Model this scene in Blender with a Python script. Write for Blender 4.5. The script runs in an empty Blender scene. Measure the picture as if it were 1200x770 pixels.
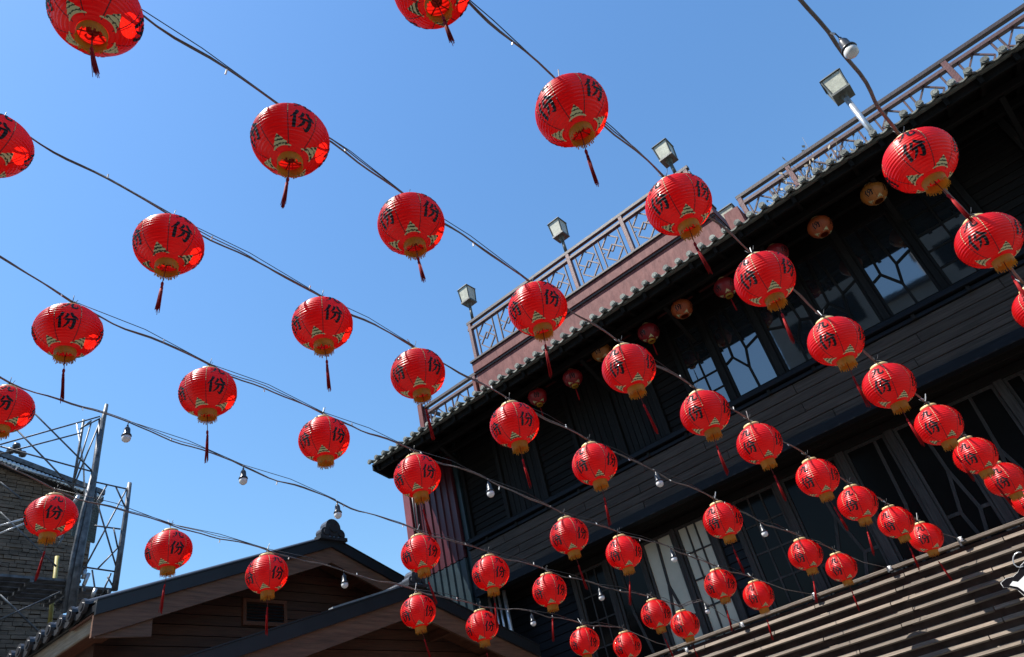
import bpy, bmesh, math, random
from mathutils import Vector, Matrix, Euler
random.seed(7)
SC = bpy.context.scene
H = 1.6                      # camera height over the ground; z below is measured from the camera
# ------------------------------------------------------------------ camera
F = 834.0
CX = Vector((0.73881137, 0.50759415, 0.4432899))
CY = Vector((0.64199398, -0.33008181, -0.69201859))
CZ = Vector((-0.20494266, 0.79586065, -0.56974059))   # world axes seen in the camera frame
M = Matrix((CX, CY, CZ))
cam_d = bpy.data.cameras.new('camera'); cam = bpy.data.objects.new('camera', cam_d)
SC.collection.objects.link(cam)
cam_d.sensor_width = 36; cam_d.lens = 36 * F / 1200; cam_d.clip_end = 3000; cam_d.clip_start = 0.05
cam.matrix_world = Matrix.Translation((0, 0, H)) @ M.to_4x4()
SC.camera = cam
# ------------------------------------------------------------------ sky, sun, exposure
SUN_AZ, SUN_EL = 219.0, 60.7      # azimuth clockwise from +Y
w = bpy.data.worlds.new('World'); SC.world = w; w.use_nodes = True
nt = w.node_tree; nt.nodes.clear()
sky = nt.nodes.new('ShaderNodeTexSky'); sky.sky_type = 'NISHITA'; sky.sun_disc = False
sky.sun_elevation = math.radians(SUN_EL); sky.sun_rotation = math.radians(SUN_AZ)
sky.altitude = 0; sky.air_density = 1.85; sky.dust_density = 0.55; sky.ozone_density = 10.0
bg = nt.nodes.new('ShaderNodeBackground'); bg.inputs[1].default_value = 0.078
wo = nt.nodes.new('ShaderNodeOutputWorld')
hs0 = nt.nodes.new('ShaderNodeHueSaturation'); hs0.inputs['Saturation'].default_value = 1.08; hs0.inputs['Value'].default_value = 1.14
nt.links.new(sky.outputs[0], hs0.inputs['Color']); nt.links.new(hs0.outputs[0], bg.inputs[0]); nt.links.new(bg.outputs[0], wo.inputs[0])
sd = bpy.data.lights.new('sun', 'SUN'); sd.energy = 4.5; sd.angle = math.radians(0.5); sd.color = (1, 0.96, 0.9)
sun = bpy.data.objects.new('sun', sd); SC.collection.objects.link(sun)
a, e = math.radians(SUN_AZ), math.radians(SUN_EL)
SDIR = Vector((math.sin(a) * math.cos(e), math.cos(a) * math.cos(e), math.sin(e)))
sun.rotation_euler = SDIR.to_track_quat('Z', 'Y').to_euler(); sun.location = SDIR * 60
SC.view_settings.view_transform = 'Standard'; SC.view_settings.look = 'None'
SC.view_settings.gamma = 1; SC.view_settings.exposure = 1.1

# ------------------------------------------------------------------ picture -> place
def ray(px, py):
    r = Vector((px - 600, 385 - py, -F)) / F
    return Vector((CX.dot(r), CY.dot(r), CZ.dot(r)))
def at(px, py, ax, v):
    r = ray(px, py); return r * (v / r[ax])

# ------------------------------------------------------------------ materials
MATS = {}
def mat(name, col, rough=0.6, var=0.25, scale=6.0, stretch=(1, 1, 1), bump=0.15, bscale=None, spec=0.5, metal=0.0, coat=0.0,
        rnd=0.0, col2=None, ior=1.5):
    if name in MATS: return MATS[name]
    m = bpy.data.materials.new(name); m.use_nodes = True; t = m.node_tree; N = t.nodes; L = t.links
    p = N['Principled BSDF']; p.inputs['Roughness'].default_value = rough
    p.inputs['Metallic'].default_value = metal; p.inputs['Specular IOR Level'].default_value = spec
    p.inputs['Coat Weight'].default_value = coat; p.inputs['IOR'].default_value = ior
    tc = N.new('ShaderNodeTexCoord'); oi = N.new('ShaderNodeObjectInfo')
    ad = N.new('ShaderNodeVectorMath'); ad.operation = 'ADD'
    mu = N.new('ShaderNodeVectorMath'); mu.operation = 'SCALE'; mu.inputs[0].default_value = (17.3, 9.1, 31.7)
    L.new(oi.outputs['Random'], mu.inputs['Scale'])
    L.new(tc.outputs['Object'], ad.inputs[0]); L.new(mu.outputs[0], ad.inputs[1])
    mp = N.new('ShaderNodeMapping'); mp.inputs['Scale'].default_value = stretch
    L.new(ad.outputs[0], mp.inputs['Vector'])
    n1 = N.new('ShaderNodeTexNoise'); n1.inputs['Scale'].default_value = scale; n1.inputs['Detail'].default_value = 8
    n1.inputs['Roughness'].default_value = 0.65
    L.new(mp.outputs[0], n1.inputs['Vector'])
    cr = N.new('ShaderNodeValToRGB')
    c = Vector(col); c2 = Vector(col2) if col2 else c * (1 + var * 1.3)
    cr.color_ramp.elements[0].position = 0.3; cr.color_ramp.elements[0].color = (*(c * (1 - var)), 1)
    cr.color_ramp.elements[1].position = 0.72; cr.color_ramp.elements[1].color = (*c2, 1)
    L.new(n1.outputs['Fac'], cr.inputs['Fac'])
    out = cr.outputs[0]
    if rnd:
        hs = N.new('ShaderNodeHueSaturation'); mr = N.new('ShaderNodeMapRange')
        mr.inputs['To Min'].default_value = 1 - rnd; mr.inputs['To Max'].default_value = 1 + rnd
        L.new(oi.outputs['Random'], mr.inputs['Value']); L.new(mr.outputs[0], hs.inputs['Value'])
        L.new(out, hs.inputs['Color']); out = hs.outputs[0]
    L.new(out, p.inputs['Base Color'])
    if bump:
        n2 = N.new('ShaderNodeTexNoise'); n2.inputs['Scale'].default_value = bscale or scale * 3; n2.inputs['Detail'].default_value = 6
        L.new(mp.outputs[0], n2.inputs['Vector'])
        b = N.new('ShaderNodeBump'); b.inputs['Strength'].default_value = bump; b.inputs['Distance'].default_value = 0.02
        L.new(n2.outputs['Fac'], b.inputs['Height']); L.new(b.outputs[0], p.inputs['Normal'])
    MATS[name] = m; return m

def paper(name, col, tcol, rough=0.4, fac=0.45, spec=0.5, coat=0.3):
    m = bpy.data.materials.new(name); m.use_nodes = True; t = m.node_tree; N = t.nodes; L = t.links
    p = N['Principled BSDF']; o = N['Material Output']
    p.inputs['Roughness'].default_value = rough; p.inputs['Specular IOR Level'].default_value = spec
    p.inputs['Coat Weight'].default_value = coat; p.inputs['Coat Roughness'].default_value = 0.24
    tc = N.new('ShaderNodeTexCoord'); oi = N.new('ShaderNodeObjectInfo')
    n1 = N.new('ShaderNodeTexNoise'); n1.inputs['Scale'].default_value = 14; n1.inputs['Detail'].default_value = 5
    ad = N.new('ShaderNodeVectorMath'); ad.operation = 'ADD'; L.new(tc.outputs['Object'], ad.inputs[0]); L.new(oi.outputs['Random'], ad.inputs[1])
    L.new(ad.outputs[0], n1.inputs['Vector'])
    cr = N.new('ShaderNodeValToRGB'); c = Vector(col)
    cr.color_ramp.elements[0].position = 0.3; cr.color_ramp.elements[0].color = (*(c * 0.86), 1)
    cr.color_ramp.elements[1].position = 0.7; cr.color_ramp.elements[1].color = (*(c * 1.08), 1)
    L.new(n1.outputs['Fac'], cr.inputs['Fac'])
    hs = N.new('ShaderNodeHueSaturation'); mr = N.new('ShaderNodeMapRange')
    mr.inputs['To Min'].default_value = 0.82; mr.inputs['To Max'].default_value = 1.12
    L.new(oi.outputs['Random'], mr.inputs['Value']); L.new(mr.outputs[0], hs.inputs['Value']); L.new(cr.outputs[0], hs.inputs['Color'])
    L.new(hs.outputs[0], p.inputs['Base Color'])
    n2 = N.new('ShaderNodeTexNoise'); n2.inputs['Scale'].default_value = 60; L.new(tc.outputs['Object'], n2.inputs['Vector'])
    b = N.new('ShaderNodeBump'); b.inputs['Strength'].default_value = 0.12; b.inputs['Distance'].default_value = 0.004
    L.new(n2.outputs['Fac'], b.inputs['Height']); L.new(b.outputs[0], p.inputs['Normal'])
    tr = N.new('ShaderNodeBsdfTranslucent'); tr.inputs[0].default_value = (*tcol, 1)
    mx = N.new('ShaderNodeMixShader'); mx.inputs[0].default_value = fac
    L.new(p.outputs[0], mx.inputs[1]); L.new(tr.outputs[0], mx.inputs[2]); L.new(mx.outputs[0], o.inputs[0])
    return m

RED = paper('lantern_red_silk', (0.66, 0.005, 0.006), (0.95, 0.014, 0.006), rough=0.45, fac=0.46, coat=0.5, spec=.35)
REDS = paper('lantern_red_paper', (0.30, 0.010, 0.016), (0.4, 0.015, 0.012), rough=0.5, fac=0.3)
ORG = paper('lantern_orange_paper', (0.48, 0.10, 0.022), (0.5, 0.11, 0.02), rough=0.5, fac=0.3)
YEL = paper('lantern_yellow_paper', (0.48, 0.17, 0.025), (0.5, 0.19, 0.03), rough=0.5, fac=0.3)
GOLDC = paper('gold_fringe_cloth', (0.52, 0.27, 0.025), (0.6, 0.26, 0.02), rough=0.55, fac=0.4, coat=0.0)
TASS = paper('tassel_silk', (0.38, 0.004, 0.006), (0.45, 0.005, 0.005), rough=0.6, fac=0.25, coat=0.0, spec=.25)
INK = mat('ink', (0.004, 0.003, 0.005), rough=0.6, var=0.1, bump=0, spec=.12, coat=.45)
GOLD = mat('gold_print', (0.60, 0.56, 0.28), rough=0.5, var=0.3, scale=60, bump=0)
GOLDM = bpy.data.materials.new('gold_motif_print'); GOLDM.use_nodes = True
def _gm():
    t = GOLDM.node_tree; N = t.nodes; L = t.links; p = N['Principled BSDF']; p.inputs['Roughness'].default_value = .5
    tc = N.new('ShaderNodeTexCoord'); wv = N.new('ShaderNodeTexWave'); wv.bands_direction = 'Z'; wv.inputs['Scale'].default_value = 26
    wv.inputs['Distortion'].default_value = 3.5; wv.inputs['Detail'].default_value = 2; wv.inputs['Detail Scale'].default_value = 3
    cr = N.new('ShaderNodeValToRGB'); cr.color_ramp.elements[0].position = .25; cr.color_ramp.elements[0].color = (.03, .035, .012, 1)
    cr.color_ramp.elements[1].position = .42; cr.color_ramp.elements[1].color = (.68, .64, .34, 1)
    L.new(tc.outputs['Object'], wv.inputs['Vector']); L.new(wv.outputs['Fac'], cr.inputs['Fac']); L.new(cr.outputs[0], p.inputs['Base Color'])
_gm()
SEAM = mat('seam_thread', (0.10, 0.004, 0.008), rough=0.6, bump=0)
RIMG = mat('rim_gold', (0.66, 0.50, 0.22), rough=0.42, var=0.2, scale=20, bump=0.05)
WIREB = mat('black_wire', (0.02, 0.02, 0.022), rough=0.5, bump=0)
CORD = mat('grey_cable', (0.15, 0.125, 0.115), rough=0.65, var=0.35, scale=20, bump=0.4, bscale=70)
WHITE = mat('white_plastic', (0.75, 0.75, 0.73), rough=0.35, var=0.06, bump=0)
BLACKP = mat('black_plastic', (0.02, 0.02, 0.02), rough=0.35, bump=0)
GLOBE = mat('bulb_globe', (0.72, 0.72, 0.70), rough=0.12, var=0.04, bump=0, coat=0.6)
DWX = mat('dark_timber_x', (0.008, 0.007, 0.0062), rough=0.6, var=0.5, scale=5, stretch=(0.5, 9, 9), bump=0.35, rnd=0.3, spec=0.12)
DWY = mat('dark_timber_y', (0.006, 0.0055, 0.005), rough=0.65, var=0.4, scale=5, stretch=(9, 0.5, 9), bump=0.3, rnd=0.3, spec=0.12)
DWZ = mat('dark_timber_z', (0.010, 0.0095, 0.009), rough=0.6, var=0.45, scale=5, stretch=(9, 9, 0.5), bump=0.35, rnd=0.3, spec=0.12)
WPL = mat('weathered_plank', (0.046, 0.037, 0.031), rough=0.75, var=0.6, scale=4, stretch=(0.5, 10, 14), bump=0.5, rnd=0.16, spec=0.25)
BLB = mat('blue_black_beam', (0.008, 0.010, 0.014), rough=0.5, var=0.4, scale=5, stretch=(0.5, 8, 8), bump=0.2, rnd=0.15, spec=0.12)
SLAT = mat('silvered_slat', (0.14, 0.108, 0.08), rough=0.7, var=0.5, scale=5, stretch=(0.5, 10, 14), bump=0.5, rnd=0.3)
SLATB = mat('slat_backing', (0.07, 0.048, 0.045), rough=0.8, var=0.4, scale=5, bump=0.2, spec=0.12)
POSTM = mat('grey_post', (0.06, 0.06, 0.06), rough=0.7, var=0.4, scale=5, stretch=(10, 10, 0.5), bump=0.4)
LOWT = mat('worn_grey_timber', (0.034, 0.032, 0.031), rough=0.6, var=0.5, scale=5, stretch=(9, 9, 0.6), bump=0.3, rnd=0.2, spec=.2)
GLASSD = mat('dark_glass', (0.012, 0.016, 0.02), rough=0.03, var=0.2, scale=2, bump=0.03, bscale=1.5, ior=2.3, spec=0.5)
GLASSL = mat('black_glass', (0.006, 0.006, 0.006), rough=0.12, var=0.2, scale=2, bump=0.03, bscale=1.5, ior=1.35, spec=0.15)
GLASSP = mat('frosted_glass', (0.42, 0.40, 0.31), rough=0.35, var=0.12, scale=2, bump=0.03)
REDP = mat('red_parapet', (0.13, 0.02, 0.02), rough=0.6, var=0.38, scale=3.5, stretch=(2.5, 2.5, .8), bump=0.2, spec=.25, col2=(0.20, 0.07, 0.06), rnd=0.05)
REDM = mat('shaded_maroon_metal', (0.055, 0.006, 0.011), rough=0.4, var=0.25, scale=3, bump=0.05)  # shade under the roof is put into this dark red
REDS2 = mat('sunlit_red_trim', (0.16, 0.035, 0.042), rough=0.45, var=0.25, scale=3, bump=0.05)  # lighter red paints in the sunlit edge of the maroon wall
TEALM = mat('teal_metal', (0.012, 0.026, 0.032), rough=0.4, var=0.3, scale=3, bump=0.05)
RAILM = mat('railing_paint', (0.075, 0.038, 0.036), rough=0.5, var=0.3, scale=12, bump=0.15, rnd=0.12)
POSTR = mat('post_paint', (0.10, 0.036, 0.034), rough=0.55, var=0.4, scale=10, bump=0.2, rnd=0.1)
RAILD = mat('railing_dark', (0.035, 0.024, 0.024), rough=0.5, var=0.3, scale=12, bump=0.15)
TILE = mat('grey_tile', (0.125, 0.135, 0.118), rough=0.7, var=0.45, scale=14, bump=0.4, rnd=0.3)
TILEB = mat('black_tile', (0.035, 0.036, 0.04), rough=0.32, var=0.3, scale=8, bump=0.15, rnd=0.2)
FLASH = mat('black_flashing', (0.014, 0.017, 0.021), rough=0.45, var=0.2, scale=3, bump=0.05)
BARGE = mat('brown_board_y', (0.14, 0.070, 0.042), rough=0.6, var=0.42, scale=3.5, stretch=(8, 0.6, 8), bump=0.3, rnd=0.1)
BROWNX = mat('brown_board_x', (0.12, 0.042, 0.020), rough=0.6, var=0.35, scale=4, stretch=(0.6, 8, 8), bump=0.25, rnd=0.2)
BROWNY = mat('brown_wall_board', (0.075, 0.030, 0.016), rough=0.65, var=0.4, scale=4, stretch=(8, 0.6, 8), bump=0.3, rnd=0.22)
PALEF = mat('pale_fascia', (0.30, 0.24, 0.18), rough=0.7, var=0.35, scale=6, stretch=(0.6, 8, 8), bump=0.3)
METG = mat('grey_metal', (0.08, 0.088, 0.098), rough=0.5, var=0.75, scale=7, bump=0.15, metal=0.3)
METL = mat('light_metal', (0.45, 0.46, 0.47), rough=0.35, var=0.2, scale=10, bump=0.1, metal=0.6)
YELP = mat('yellow_pole', (0.28, 0.24, 0.06), rough=0.6, bump=0.1)
MESHN = mat('green_mesh', (0.09, 0.11, 0.10), rough=0.7, bump=0)
SHING = mat('grey_shingle', (0.12, 0.09, 0.066), rough=0.85, var=0.6, scale=1.8, stretch=(1, 1, 4), bump=0.5, bscale=20)
LAMPG = mat('lamp_glass', (0.42, 0.42, 0.33), rough=0.3, var=0.25, scale=14, bump=0.05)
LAMPF = mat('lamp_frame', (0.07, 0.075, 0.065), rough=0.5, var=0.3, scale=14, bump=0.2)
TWIG = mat('dry_twig', (0.36, 0.31, 0.24), rough=0.8, bump=0)
PAVE = mat('paving', (0.09, 0.085, 0.078), rough=0.8, var=0.3, scale=0.8, bump=0.3)
PLAST = mat('plaster_wall', (0.30, 0.29, 0.27), rough=0.8, var=0.2, scale=1.2, bump=0.1)

# ------------------------------------------------------------------ mesh helpers
def newmesh(name, V, Fc, m, smooth=False):
    me = bpy.data.meshes.new(name); me.from_pydata([tuple(v) for v in V], [], Fc)
    me.materials.append(m)
    if smooth: me.polygons.foreach_set('use_smooth', [True] * len(me.polygons))
    me.update(); return me
def link(name, me, loc=(0, 0, 0), parent=None, rot=None):
    """loc is the place in the world measured from the camera height; parents are never rotated"""
    o = bpy.data.objects.new(name, me); SC.collection.objects.link(o)
    wl = Vector(loc) + Vector((0, 0, H)); o['w'] = wl
    if parent is not None:
        o.parent = parent; o.location = wl - Vector(parent['w'])
    else: o.location = wl
    if rot: o.rotation_euler = rot
    return o
def thing(name, label, cat, loc, group=None, me=None, kind=None):
    o = link(name, me, loc)
    o['label'] = label; o['category'] = cat
    if group: o['group'] = group
    if kind: o['kind'] = kind
    return o
def tagset(o, label=None, cat=None, group=None, kind=None):
    for k, v in (('label', label), ('category', cat), ('group', group), ('kind', kind)):
        if v: o[k] = v
    return o
BOXF = [(0, 3, 2, 1), (4, 5, 6, 7), (0, 1, 5, 4), (1, 2, 6, 5), (2, 3, 7, 6), (3, 0, 4, 7)]
def boxv(s, c=(0, 0, 0)):
    x, y, z = s[0] / 2, s[1] / 2, s[2] / 2
    return [Vector((c[0] + i, c[1] + j, c[2] + k)) for (i, j, k) in
            ((-x, -y, -z), (x, -y, -z), (x, y, -z), (-x, y, -z), (-x, -y, z), (x, -y, z), (x, y, z), (-x, y, z))]
CACHE = {}
def box(name, m, lo, hi, parent=None, jit=0.0):
    lo, hi = Vector(lo), Vector(hi); s = hi - lo
    key = (m.name, round(s.x, 3), round(s.y, 3), round(s.z, 3))
    if key not in CACHE:
        bm = bmesh.new(); vs = [bm.verts.new(v) for v in boxv(s)]
        for f in BOXF: bm.faces.new([vs[i] for i in f])
        b = min(0.006, min(abs(s.x), abs(s.y), abs(s.z)) * 0.18)
        if b > 0.0012: bmesh.ops.bevel(bm, geom=bm.edges[:], offset=b, segments=1, affect='EDGES')
        me = bpy.data.meshes.new(name); bm.to_mesh(me); bm.free(); me.materials.append(m); CACHE[key] = me
    o = link(name, CACHE[key], (lo + hi) / 2, parent)
    if jit: o.rotation_euler = [random.uniform(-jit, jit) for _ in range(3)]
    return o
class MB:
    def __init__(s): s.V = []; s.F = []
    def add(s, V, Fc):
        n = len(s.V); s.V += [Vector(v) for v in V]; s.F += [tuple(i + n for i in f) for f in Fc]; return s
    def box(s, lo, hi):
        lo, hi = Vector(lo), Vector(hi); return s.add(boxv(hi - lo, (lo + hi) / 2), BOXF)
    def obox(s, c, ax, ay, az):       # half axes
        c, ax, ay, az = map(Vector, (c, ax, ay, az))
        return s.add([c + i * ax + j * ay + k * az for i, j, k in ((-1, -1, -1), (1, -1, -1), (1, 1, -1), (-1, 1, -1), (-1, -1, 1), (1, -1, 1), (1, 1, 1), (-1, 1, 1))], BOXF)
    def bar(s, p, q, wd, dp, nrm=(0, 1, 0)):
        p, q, n = Vector(p), Vector(q), Vector(nrm); d = (q - p); L = d.length; d.normalize(); sd_ = d.cross(n).normalized(); n2 = sd_.cross(d)
        return s.obox((p + q) / 2, d * L / 2, sd_ * wd / 2, n2 * dp / 2)
    def tube(s, P, r, n=6, cap=True):
        P = [Vector(p) for p in P]; base = len(s.V); ref = Vector((0.13, 0.21, 0.97)); u = None
        for i, p in enumerate(P):
            d = (P[min(i + 1, len(P) - 1)] - P[max(i - 1, 0)]).normalized()
            if u is None: u = d.cross(ref if abs(d.dot(ref)) < 0.95 else Vector((1, 0, 0))).normalized()
            else: u = (u - d * u.dot(d)).normalized()
            v = d.cross(u); rr = r[i] if isinstance(r, (list, tuple)) else r
            for k in range(n):
                t = 2 * math.pi * k / n; s.V.append(p + (u * math.cos(t) + v * math.sin(t)) * rr)
        for i in range(len(P) - 1):
            for k in range(n):
                a0 = base + i * n + k; a1 = base + i * n + (k + 1) % n
                s.F.append((a0, a1, a1 + n, a0 + n))
        if cap:
            s.F.append(tuple(base + k for k in reversed(range(n)))); s.F.append(tuple(base + (len(P) - 1) * n + k for k in range(n)))
        return s
    def lathe(s, prof, n=24, c=(0, 0, 0), closed=False):
        base = len(s.V); c = Vector(c)
        for r, z in prof:
            for k in range(n):
                t = 2 * math.pi * k / n; s.V.append(c + Vector((r * math.cos(t), r * math.sin(t), z)))
        for i in range(len(prof) - 1):
            for k in range(n):
                a0 = base + i * n + k; a1 = base + i * n + (k + 1) % n
                s.F.append((a0, a1, a1 + n, a0 + n))
        return s
    def prism(s, poly, ax, lo, hi):   # polygon in the plane across axis ax, extruded lo..hi
        o = [i for i in range(3) if i != ax]; base = len(s.V); n = len(poly)
        for v in (lo, hi):
            for p in poly:
                q = [0, 0, 0]; q[o[0]], q[o[1]] = p; q[ax] = v; s.V.append(Vector(q))
        s.F.append(tuple(base + k for k in range(n))); s.F.append(tuple(base + n + k for k in reversed(range(n))))
        for k in range(n): s.F.append((base + k, base + n + k, base + n + (k + 1) % n, base + (k + 1) % n))
        return s
    def mesh(s, name, m, smooth=False, fixn=True):
        me = newmesh(name, s.V, s.F, m, smooth)
        if fixn:
            bm = bmesh.new(); bm.from_mesh(me); bmesh.ops.recalc_face_normals(bm, faces=bm.faces[:]); bm.to_mesh(me); bm.free()
        return me
    def put(s, name, m, parent=None, smooth=False, centre=True):
        c = Vector((0, 0, 0))
        if centre:
            for v in s.V: c += v
            c /= len(s.V); s.V = [v - c for v in s.V]
        return link(name, s.mesh(name, m, smooth), c, parent)

# ================================================================== ground
gm = newmesh('ground', [(-1500, -1500, 0), (1500, -1500, 0), (1500, 1500, 0), (-1500, 1500, 0)], [(0, 1, 2, 3)], PAVE)
g = link('ground', gm, (0, 0, -H)); g['kind'] = 'structure'

# ================================================================== the dark timber teahouse
T = thing('timber_teahouse', 'large black timber teahouse with deep tiled eave and red rooftop parapet', 'building', (-3, 11, -H))
YU, YW, YL = 10.9, 11.05, 11.7
XL, XR = -9.3, 6.0
# solid body behind the facades
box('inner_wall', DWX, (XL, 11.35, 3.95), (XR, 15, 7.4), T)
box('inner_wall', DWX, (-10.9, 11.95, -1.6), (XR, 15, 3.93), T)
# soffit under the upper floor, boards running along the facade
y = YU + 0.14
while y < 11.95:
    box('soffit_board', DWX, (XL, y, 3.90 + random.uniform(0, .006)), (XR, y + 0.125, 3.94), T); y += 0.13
# plank band between ledge and bottom trim: rows of planks with staggered joints
rows = [(4.62, 4.79), (4.455, 4.612), (4.30, 4.447), (4.155, 4.292), (4.02, 4.147)]
for i, (z0, z1) in enumerate(rows):
    x = XL + random.uniform(0, 1)
    xs = [XL] + [XL + 1.2 + 3.1 * k + (1.4 if i % 2 else 0) + random.uniform(-.3, .3) for k in range(5)] + [XR]
    xs = [v for v in xs if v <= XR]
    for a0, a1 in zip(xs[:-1], xs[1:]):
        if a1 - a0 < .2: continue
        dy = random.uniform(0, .008)
        o = box('plank', WPL, (a0 + .003, YU + dy - .001, z0), (a1 - .003, YU + .04 + dy, z1), T)
        o.rotation_euler.x = -0.02
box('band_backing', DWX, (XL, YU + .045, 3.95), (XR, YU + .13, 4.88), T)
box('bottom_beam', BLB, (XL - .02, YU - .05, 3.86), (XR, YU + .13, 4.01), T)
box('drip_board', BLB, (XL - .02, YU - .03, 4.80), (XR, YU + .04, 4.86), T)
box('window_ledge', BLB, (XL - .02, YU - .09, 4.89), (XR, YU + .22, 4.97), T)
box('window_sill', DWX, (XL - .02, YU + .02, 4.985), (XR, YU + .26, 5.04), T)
for x in [XL + .5 + .78 * k for k in range(19)]:
    box('ledge_bracket', DWZ, (x, YU - .05, 4.795 - .001), (x + .06, YU + .02, 4.885), T)

# ---------------------------------------------------------------- windows
BR_A = dict(n=dict(BL=(0, 0), BR=(1, 0), TL=(0, 1), TR=(1, 1), B=(.52, 0), J1=(.50, .25), J2=(.62, .46), J3=(.22, .44), L=(0, .40), R=(1, .52), T1=(.30, 1), T2=(.52, 1)),
            e=['B-J1', 'J1-J2', 'J1-J3', 'J3-L', 'J3-T1', 'J2-R', 'J2-T2'],
            f=[['BL', 'B', 'J1', 'J3', 'L'], ['B', 'BR', 'R', 'J2', 'J1'], ['L', 'J3', 'T1', 'TL'], ['J3', 'J1', 'J2', 'T2', 'T1'], ['J2', 'R', 'TR', 'T2']])
BR_B = dict(n=dict(BL=(0, 0), BR=(1, 0), TL=(0, 1), TR=(1, 1), E=(.53, 0), D=(.51, .26), Bn=(.33, .48), C=(0, .48), Fq=(.77, .47), G=(1, .47), A=(.58, .70), Tt=(.5, 1)),
            e=['E-D', 'D-Bn', 'Bn-C', 'D-Fq', 'Fq-G', 'Bn-A', 'A-Fq', 'A-Tt'],
            f=[['BL', 'E', 'D', 'Bn', 'C'], ['E', 'BR', 'G', 'Fq', 'D'], ['Bn', 'D', 'Fq', 'A'], ['C', 'Bn', 'A', 'Tt', 'TL'], ['A', 'Fq', 'G', 'TR', 'Tt']])
BR_C = dict(n=dict(BL=(0, 0), BR=(1, 0), TL=(0, 1), TR=(1, 1), E=(.62, 0), D=(.60, .30), G=(1, .36), A=(.30, .62), T1=(.22, 1)),
            e=['E-D', 'D-G', 'D-A', 'A-T1'],
            f=[['BL', 'E', 'D', 'A', 'T1', 'TL'], ['E', 'BR', 'G', 'D'], ['D', 'G', 'TR', 'T1', 'A']])
def window(Y, x0, x1, z0, z1, pat, glass, fr=.045, fm=DWZ, mw=.03, mirror=False, label=None):
    mb = MB()
    mb.box((x0, Y, z0), (x0 + fr, Y + .07, z1)).box((x1 - fr, Y, z0), (x1, Y + .07, z1))
    mb.box((x0 + fr, Y + .002, z0), (x1 - fr, Y + .07, z0 + fr)).box((x0 + fr, Y + .002, z1 - fr), (x1 - fr, Y + .07, z1))
    wdw = mb.put('window', fm, T)
    if label: wdw['label'] = label
    X0, X1, Z0, Z1 = x0 + fr, x1 - fr, z0 + fr, z1 - fr
    def P(u, v):
        if mirror: u = 1 - u
        return (X0 + u * (X1 - X0), Z0 + v * (Z1 - Z0))
    tilt = random.uniform(-.004, .004)
    if isinstance(pat, tuple):
        nx, nz = pat
        for i in range(1, nx):
            xx = X0 + (X1 - X0) * i / nx; MB().box((xx - mw / 2, Y + .012, Z0), (xx + mw / 2, Y + .05, Z1)).put('muntin', fm, wdw)
        for j in range(1, nz):
            zz = Z0 + (Z1 - Z0) * j / nz
            MB().box((X0, Y + .016, zz - mw / 2), (X1, Y + .046, zz + mw / 2)).put('muntin', fm, wdw)
        for i in range(nx):
            for j in range(nz):
                a0 = X0 + (X1 - X0) * i / nx; a1 = X0 + (X1 - X0) * (i + 1) / nx
                b0 = Z0 + (Z1 - Z0) * j / nz; b1 = Z0 + (Z1 - Z0) * (j + 1) / nz
                o = MB().box((a0 + .002, Y + .03, b0 + .002), (a1 - .002, Y + .034, b1 - .002)).put('pane', glass, wdw)
                o.rotation_euler = (random.uniform(-.006, .006), 0, random.uniform(-.006, .006))
    else:
        n = pat['n']
        for ed in pat['e']:
            p, q = ed.split('-'); (xa, za), (xb, zb) = P(*n[p]), P(*n[q])
            MB().bar((xa, Y + .03 + random.uniform(-.002, .002), za), (xb, Y + .03, zb), mw, .034).put('muntin', fm, wdw)
        for fc in pat['f']:
            poly = [P(*n[k]) for k in fc]
            o = MB().prism(poly, 1, Y + .03, Y + .034).put('pane', glass, wdw)
            o.rotation_euler = (random.uniform(-.004, .004), 0, random.uniform(-.004, .004))
    return wdw
def post(Y, x0, x1, z0, z1, m=DWZ, d=.10, name='wall_post'):
    return box(name, m, (x0, Y - .03, z0), (x1, Y - .03 + d, z1), T)
def siding(Y, x0, x1, z0, z1, pitch=.13, m=DWX):
    z = z0
    while z < z1 - .02:
        o = box('siding_board', m, (x0, Y + .03, z), (x1, Y + .055, min(z + pitch - .006, z1)), T); o.rotation_euler.x = -.12; z += pitch
# upper floor, from left to right
ZU0, ZU1 = 5.05, 6.75
for (x0, x1, k) in [(-9.2, -8.3, 's'), (-8.2, -7.3, 'v'), (-7.2, -6.35, 's'), (-6.25, -5.4, 'v'), (-5.3, -4.5, 'v'), (-4.4, -3.85, 's')]:
    if k == 's': siding(YW, x0, x1, ZU0, ZU1 + .6)
    else:
        n = 7; wv = (x1 - x0) / n
        for i in range(n): box('shutter_board', DWZ, (x0 + i * wv + .004, YW + .02 + random.uniform(0, .01), ZU0), (x0 + (i + 1) * wv - .004, YW + .05, ZU1 + .6), T)
for x in (-9.3, -8.3, -7.3, -6.35, -5.4, -4.5): post(YW, x + .005, x + .095, ZU0 - .01, 7.35)
post(YW, -3.845, -3.755, ZU0 - .01, 7.35)
window(YW, -3.75, -3.17, ZU0, ZU1, (2, 5), GLASSD)
post(YW, -3.165, -3.075, ZU0 - .01, 7.35)
window(YW, -3.07, -2.30, ZU0, ZU1, BR_A, GLASSD, mw=.04)
post(YW, -2.295, -2.185, ZU0 - .01, 7.35)
window(YW, -2.18, -1.42, ZU0, ZU1, BR_A, GLASSD, mw=.04, mirror=True)
post(YW, -1.415, -1.305, ZU0 - .01, 7.35)
window(YW, -1.30, -0.56, ZU0, ZU1, BR_A, GLASSD, mw=.04)
post(YW, -0.555, -0.445, ZU0 - .01, 7.35)
window(YW, -0.44, 0.32, ZU0, ZU1, BR_A, GLASSD, mw=.04)
post(YW, 0.325, 0.425, ZU0 - .01, 7.35)
window(YW, 0.43, 1.24, ZU0, ZU1, (2, 5), GLASSD)
post(YW, 1.245, 1.345, ZU0 - .01, 7.35)
x = 1.35
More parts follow.
